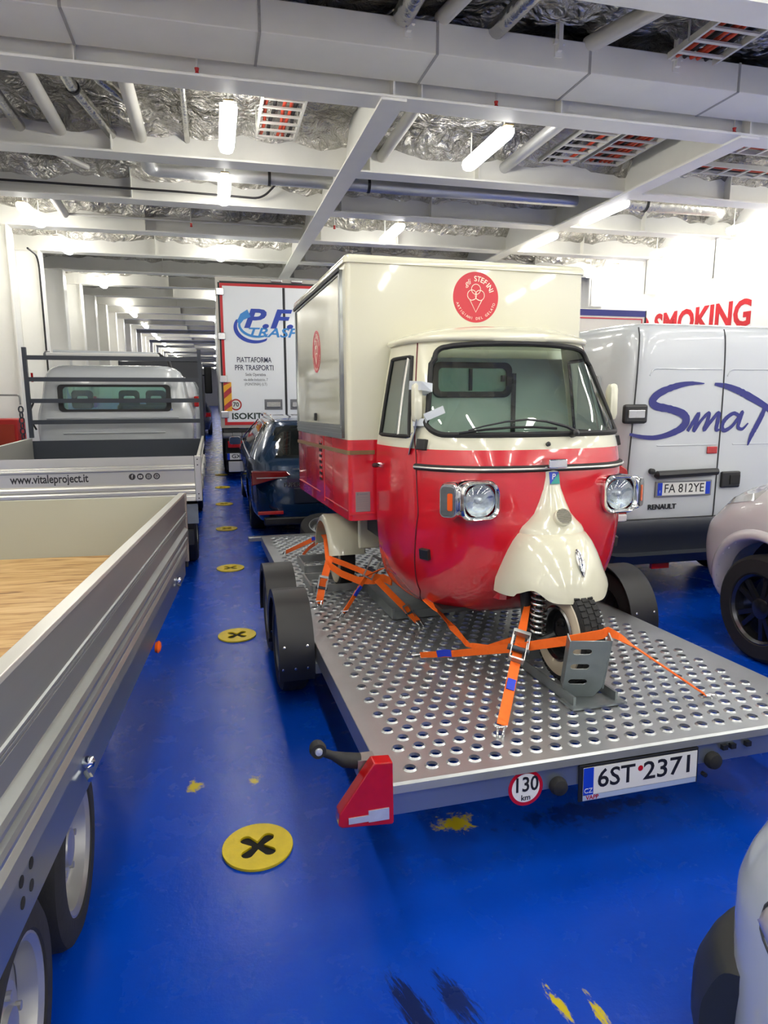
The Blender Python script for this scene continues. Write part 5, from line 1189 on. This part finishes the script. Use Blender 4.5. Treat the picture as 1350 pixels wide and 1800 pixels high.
def brush(name, pts, ws, n=6):
    P = [Vector((PIX(p)[0], vy(PIX(p)[1]) - .004, PIX(p)[1])) for p in pts]; Q = []; Wd = []
    for i in range(len(P) - 1):
        a = P[max(0, i - 1)]; b = P[i]; c = P[i + 1]; d = P[min(len(P) - 1, i + 2)]
        for k in range(n):
            t = k / n; Q.append(.5 * ((2 * b) + (c - a) * t + (2 * a - 5 * b + 4 * c - d) * t * t + (3 * b - a - 3 * c + d) * t ** 3)); Wd.append(ws[i] + (ws[i + 1] - ws[i]) * t)
    Q.append(P[-1]); Wd.append(ws[-1])
    V = []; F = []
    for i, q in enumerate(Q):
        a = Q[max(0, i - 1)]; c = Q[min(len(Q) - 1, i + 1)]; d = (c - a); nn = Vector((-d.z, 0, d.x)); nn = nn.normalized() if nn.length else Vector((0, 0, 1)); w = Wd[i] * .0018 * (1 + .14 * noise.noise((i * .9, 4, 2)))
        for o in (0, .002): V += [q + nn * w - Vector((0, o, 0)), q - nn * w - Vector((0, o, 0))]
    for i in range(len(Q) - 1):
        b = i * 4; F += [(b + 2, b + 3, b + 7, b + 6), (b, b + 4, b + 5, b + 1), (b, b + 2, b + 6, b + 4), (b + 1, b + 5, b + 7, b + 3)]
    g = G(); g.add(V, F); return g.build(name, NAVY, VN)
brush('brush_letter_S', [(622, 512), (560, 512), (500, 524), (435, 552), (405, 585), (420, 610), (480, 624), (535, 645), (553, 672), (538, 705), (490, 732), (430, 748), (370, 745), (316, 732)], [2, 10, 14, 17, 19, 18, 17, 19, 20, 18, 14, 11, 9, 6])
brush('brush_letter_m', [(562, 722), (585, 680), (606, 644), (596, 690), (590, 722), (618, 676), (650, 642), (648, 672), (634, 718), (662, 680), (694, 642), (692, 680), (688, 718), (706, 716)], [8, 9, 9, 9, 8, 7, 8, 9, 9, 8, 9, 10, 9, 3])
brush('brush_letter_a', [(786, 655), (760, 645), (728, 668), (712, 700), (724, 722), (758, 702), (790, 655), (800, 640), (790, 680), (786, 708), (806, 716), (830, 690)], [8, 9, 10, 11, 10, 8, 8, 9, 9, 9, 7, 3])
brush('brush_letter_T_bar', [(668, 514), (720, 524), (775, 544), (830, 572), (890, 606), (960, 655), (1010, 700)], [6, 13, 16, 17, 15, 12, 4])
brush('brush_letter_T_stem', [(905, 612), (888, 660), (866, 710), (848, 750), (836, 792)], [9, 13, 13, 11, 3])
vh = vb('side_handle', BLACKP, -.93, -.715, -.022, .03, 1.545, 1.70, bv=.02); G().box(-.90, -.75, -.032, -.0225, 1.59, 1.655).build('handle_grip', STEEL, vh, bevel=.008)
vh = vb('door_handle', BLACKP, .04, .23, -.03, -.001, .99, 1.13, bv=.012); G().box(.12, .22, -.038, -.031, 1.02, 1.10).build('handle_pull', RUBBER, vh, bevel=.006)
G().tube([(-.61, -.02, 1.125), (-.60, -.035, 1.12), (-.02, -.035, 1.135)], [.02, .035, .03], 10).build('plate_lamp_bar', BLACKP, VN, smooth=True)
G().lathe([(.024, 0), (.024, .03), (.0001, .034)], axis((-.64, .0, 1.15), (0, -1, 0)), 16).build('lock_cap', BLACKP, VN, smooth=True)
p = vb('number_plate', GREYT, -.592, -.045, -.016, -.001, .93, 1.062, bv=.004); G().box(-.575, -.062, -.018, -.0162, .944, 1.05).build('plate_face', PLATEW, p)
for x in (-.575, -.107): G().box(x, x + .045, -.019, -.0182, .944, 1.05).build('plate_band', EUBLUE, p)
text('plate_letters', 'FA 812YE', XZ((-.318, -.0185, .997)), BLACKT, p, size=.105, bold=.006, depth=.0004, width=.385)
text('country_letter', 'I', XZ((-.552, -.0195, .975)), PLATEW, p, size=.03, bold=.02, depth=.0003)
text('maker_letters', 'RENAULT', XZ((-.512, -.006, .845)), mat('dark chrome letters', (60, 62, 66), .3, metal=.5), VN, size=.06, bold=.02, depth=.003, width=.27)
vb('side_reflector', REDLENS, -.115, .005 - .02, -.014, -.001, 1.285, 1.345, bv=.015)
for s in (-1, 1):
    P = [(s * .97, .80), (s * .97, 1.19), (s * .93, 1.215), (s * .865, 1.17), (s * .845, 1.06), (s * .845, .80)]
    if s > 0: P.reverse()
    tl_ = G().prism(P, -.24, .012, XZ()).build('tail_lamp', REDLENS, VN, bevel=.012)
    G().box(*sorted((s * .985, s * .848)), -.022, .2, .735, .80).build('clear_lamp', mat('white lamp lens', (220, 216, 216), .2, coat=.5), VN, bevel=.012)
rings = []
for z, o in ((.36, .02), (.42, .06), (.45, .085), (.465, .02), (.60, .025), (.615, .035), (.72, .035), (.742, .02)):
    rings.append([Vector((px, -o + py, z)) for px, py in [(-.985, .5), (-.985, .12), (-.95, .03), (-.86, 0), (.86, 0), (.95, .03), (.985, .12), (.985, .5)]])
G().loft(rings, closed=False, caps=False).build('rear_bumper', NAVYP, VN, smooth=True, ang=40)
vb('tow_reflector', REDLENS, -.55, -.38, .02, .05, .30, .345)
vb('underbody', BLACKP, -.85, .85, .3, 5.0, .28, .6); 
for s in (-1, 1):
    for y in (.95, 4.4): wheel(VN, (s * .85, y, .33), (s, 0, 0), .33, .2, .2)
    G().box(*sorted((s * .972, s * .955)), .6, 3.2, 1.0, 1.03).build('side_rib', WHITE, VN)
    g = G(); g.tube(bend([(s * .942, .35, 1.30), (s * .942, .35, 1.93), (s * .93, 1.6, 1.98)], .06), .006, 6); g.build('side_seam', mat('grey side seam', (160, 164, 166), .5), VN, smooth=True)

# ================================================================== white car beside the trailer, front corner and wheel
SX = 4.38
SU = thing('white_suv', 'white car with black alloy wheel between the panel van and right edge', 'car', Matrix.Translation((SX, 0, 0)), (0, 2.0, 0))
WH2 = mat('pearl white paint', (204, 202, 206), .22, coat=.6, var=.02)
lv = [(.22, .84, -.5, 4.02), (.30, .88, -.55, 4.14), (.50, .915, -.58, 4.29), (.70, .925, -.6, 4.32), (.82, .925, -.6, 4.30), (.94, .92, -.58, 4.20), (1.04, .905, -.55, 4.10), (1.12, .885, -.5, 3.98), (1.19, .86, -.45, 3.80), (1.25, .83, -.4, 3.45), (1.33, .79, -.3, 2.95), (1.5, .70, -.1, 2.55), (1.65, .62, .2, 2.1), (1.70, .5, .5, 1.8)]
ARC = (3.60, .40, .44)
def su_g(p): return p.z > 1.34 and p.z < 1.62
body(lv, 0, 9, car_cls([ARC, (.75, .40, .44)], su_g), {'b': ('body', WH2), 'g': ('window', DARKGLASS)}, SU, N=220, sub=9, nr=5)
def side_x(lv, xc, n, y, z, s=-1):
    zs = [l[0] for l in lv]; w = spline(z, zs, [l[1] for l in lv]); yr, yf = spline(z, zs, [l[2] for l in lv]), spline(z, zs, [l[3] for l in lv]); q = abs((y - (yf + yr) / 2) / ((yf - yr) / 2)); q = min(.9999, q)
    return xc + s * w * (1 - q ** n) ** (1 / n)
g = G()
rings = []
for k in range(33):
    a = radians(-30 + 240 * k / 32); rg = []
    for rr, o in ((.405, -.10), (.43, .004), (.445, .016), (.47, .014), (.50, .002), (.50, -.01)):
        y, z = ARC[0] + rr * cos(a), max(.23, ARC[1] + rr * sin(a)); rg.append((side_x(lv, 0, 9, y, z) - o, y, z))
    rings.append(rg)
g.loft(rings, closed=False, caps=False); g.build('arch_flare', WH2, SU, smooth=True, ang=70)
G().lathe([(.43, -.3), (.445, .0)], axis((-.6, ARC[0], ARC[1]), (-1, 0, 0)), 40).build('wheel_well', BLACKP, SU, smooth=True)
wheel(SU, (-.80, 3.58, .365), (-1, 0, 0), .365, .22, .235, spokes=5, rimm=mat('black alloy', (84, 86, 92), .22, metal=.85))
wheel(SU, (-.80, .75, .365), (-1, 0, 0), .365, .22, .235, spokes=5, rimm=mat('black alloy', (0, 0, 0)))
for y in (3.58, .75): wheel(SU, (.80, y, .365), (1, 0, 0), .365, .22, .235, spokes=5, rimm=mat('black alloy', (0, 0, 0)))
# wrap-around headlamp
g = G(); rings = []
for k in range(9):
    y = 3.68 + .42 * k / 8; h0, h1 = 1.09 - .10 * k / 8, 1.20 - .13 * k / 8 + (-.02 if k == 0 else 0)
    if k == 0: h0 = 1.15
    rings.append([(side_x(lv, 0, 9, y, h0) - .004, y, h0), (side_x(lv, 0, 9, y, (h0 + h1) / 2) - .016, y, (h0 + h1) / 2), (side_x(lv, 0, 9, y, h1) - .006, y, h1), (side_x(lv, 0, 9, y, h1) + .05, y, h1 - .005), (side_x(lv, 0, 9, y, h0) + .05, y, h0 + .005)])
g.loft(rings); g.build('headlamp', CLEARL, SU, smooth=True)

# ================================================================== white car corner at the lower right
KX = 1.94
CC = thing('white_car', 'white car nose corner with dark lower bumper at the bottom right edge', 'car', Matrix.Translation((KX, 0, 0)), (0, -1, 0))
WH3 = mat('cool white paint', (192, 200, 204), .25, coat=.6, var=.02)
lv = [(.13, .88, -2.9, 1.29), (.28, .89, -2.95, 1.30), (.50, .89, -2.95, 1.322), (.60, .89, -2.95, 1.326), (.68, .89, -2.95, 1.306), (.77, .885, -2.95, 1.268), (.84, .88, -2.95, 1.24), (.90, .865, -2.9, 1.13), (.94, .84, -2.9, .95), (.98, .80, -2.8, .6), (1.03, .75, -2.6, .15), (1.28, .64, -2.2, -.5), (1.44, .53, -1.8, -1.0), (1.47, .4, -1.6, -1.3)]
def cc_g(p): return 1.06 < p.z < 1.40
body(lv, 0, 6.5, car_cls([(.12, .33, .38), (-2.1, .33, .40)], cc_g), {'b': ('body', WH3), 'g': ('window', DARKGLASS)}, CC, N=320, sub=8, nr=6)
lvb = [(.11, .88, -2.6, 1.40), (.16, .885, -2.6, 1.44), (.25, .887, -2.6, 1.44), (.33, .887, -2.6, 1.415), (.41, .885, -2.6, 1.37), (.46, .86, -2.6, 1.28)]
R = lofted(lvb, 0, 6.5, 240, 4, 6)
js = [j for j in range(240) if R[8][j].y > 1.2]
rings = []
for j in js:
    outer = [r[j] for r in R]; rings.append(outer + [Vector((p.x * .88, p.y - .12, p.z)) for p in reversed(outer)])
G().loft(rings).build('lower_bumper', mat('dark grey bumper', (44, 48, 48), .55), CC, smooth=True, ang=50)
for s in (-1, 1):
    for y in (.12, -2.1): wheel(CC, (s * .74, y, .31), (s, 0, 0), .31, .2, .2, spokes=5)
    g = G(); rings = []
    for k in range(13):
        tt = pi / 2 * k / 12; y = .47 + .59 * sin(tt); c = .655 + .05 * cos(tt); h = .135 * cos(tt) ** .8 + .002
        rg = []
        for t, o in ((-1, -.003), (-.5, .008), (0, .012), (.5, .008), (1, -.003)):
            z = c + h * t; rg.append((side_x(lv, 0, 6.5, y, z, s) + s * o, y, z))
        rings.append(rg)
    g.loft(rings, closed=False, caps=False); hl = g.build('headlamp', mat('pale headlamp cover', (186, 180, 176), .1, coat=1, var=.12, vscale=20), CC, smooth=True)
    pts = [Vector((rg[0][0] + s * .002, rg[0][1], rg[0][2])) for rg in rings] + [Vector((rg[-1][0] + s * .002, rg[-1][1], rg[-1][2])) for rg in reversed(rings)]
    G().tube(pts, .0045, 6, closed=True).build('lamp_seam', SEAM, hl, smooth=True)

# ================================================================== white motorhome behind the three-wheeler
MH = thing('motorhome', 'white motorhome top with blue and red stripes behind the ice cream van', 'motorhome', Matrix.Translation((6.2, 10.6, 0)), (0, 2.5, 0))
mhb = lambda nm, m, x0, x1, y0, y1, z0, z1, par=MH, bv=0: G().box(x0, x1, y0, y1, z0, z1).build(nm, m, par, bevel=bv)
CRW = mat('motorhome cream white', (222, 216, 202), .35, coat=.3)
mhb('body', CRW, -1.12, 1.13, 0, 5.5, .55, 3.19, bv=.03)
mhb('blue_band', NAVY, -1.08, 1.12, -.006, -.0005, 3.075, 3.178); 
g = G(); g.box(-1.08, 1.07, -.006, -.0005, 3.025, 3.045).box(1.05, 1.07, -.006, -.0005, 2.2, 3.025); g.build('red_line', REDSIGN, MH)
mhb('edge_trim', SEAM, 1.125, 1.14, -.008, .02, .6, 3.18); mhb('rear_window', DARKGLASS, -.7, .7, -.006, -.0005, 1.6, 2.2)
mhb('rear_bumper', BLACKP, -1.1, 1.1, -.05, .1, .4, .6, bv=.02)
for s in (-1, 1):
    mhb('tail_lamp', REDLENS, *sorted((s * 1.0, s * .8)), -.02, -.0005, .8, 1.1)
    for y in (1.2, 4.6): wheel(MH, (s * .95, y, .35), (s, 0, 0), .35, .22, .2)

# ================================================================== vehicles far up the lane
FV = thing('far_van', 'distant white van with red tail lamps beyond the white pickup truck', 'van', Matrix.Translation((-1.22, 13.4, 0)), (0, 2.5, 0))
body([(.4, .9, 0, 5.0), (.8, .94, 0, 5.1), (1.2, .95, 0, 4.9), (1.8, .90, .05, 4.2), (2.0, .84, .1, 4.0), (2.08, .7, .3, 3.8)], 0, 10, lambda p: 'b', {'b': ('body', WHITE), 'g': ('rear_window', DARKGLASS)}, FV, N=100, sub=5)
for s in (-1, 1):
    G().box(*sorted((s * .945, s * .86)), -.03, .2, 1.52, 1.72).build('tail_lamp', REDLENS, FV, bevel=.02)
    for y in (.9, 4.1): wheel(FV, (s * .84, y, .33), (s, 0, 0), .33, .2, .2)
G().box(-.92, .92, -.08, .1, .4, .72).build('rear_bumper', BLACKP, FV, bevel=.03)
FB = thing('far_lorry', 'distant dark lorry with tall mirror far up the left lane', 'lorry', Matrix.Translation((-1.45, 20.5, 0)), (0, 3, 0))
G().box(-1.15, 1.15, .3, 6, .9, 2.7).build('body', mat('dark lorry paint', (40, 44, 50), .35, coat=.3), FB, bevel=.05)
G().box(-1.1, 1.15, 0, .3, .5, .95).build('rear_bumper', BLACKP, FB, bevel=.03)
G().box(1.20, 1.42, 1.2, 1.3, 1.75, 2.55).build('mirror', BLACKP, FB, bevel=.03); G().tube([(1.1, 1.28, 2.3), (1.25, 1.26, 2.3)], .02, 8).build('mirror_arm', BLACKP, FB)
for s in (-1, 1):
    G().box(*sorted((s * 1.1, s * .8)), -.02, -.0005, .62, .8).build('tail_lamp', REDLENS, FB)
    for y in (1.2, 5): wheel(FB, (s * .95, y, .45), (s, 0, 0), .45, .3, .25)
FC = thing('far_car', 'distant dark hatchback with pale number plate in the left lane', 'car', Matrix.Translation((-.98, 29, 0)), (0, 2, 0))
body([(.25, .82, .05, 4.0), (.6, .88, 0, 4.1), (.9, .88, .05, 3.9), (1.0, .84, .15, 3.3), (1.3, .7, .4, 2.8), (1.46, .6, .7, 2.3)], 0, 6, lambda p: 'g' if .98 < p.z < 1.36 else 'b', {'b': ('body', mat('dark car paint', (30, 34, 40), .25, coat=.6)), 'g': ('window', DARKGLASS)}, FC, N=100, sub=5)
G().box(-.26, .26, -.012, .0, .62, .73).build('number_plate', PLATEW, FC)
for s in (-1, 1):
    G().box(*sorted((s * .84, s * .6)), -.01, .1, .78, .95).build('tail_lamp', REDLENS, FC)
    for y in (.8, 3.3): wheel(FC, (s * .78, y, .31), (s, 0, 0), .31, .18, .2)
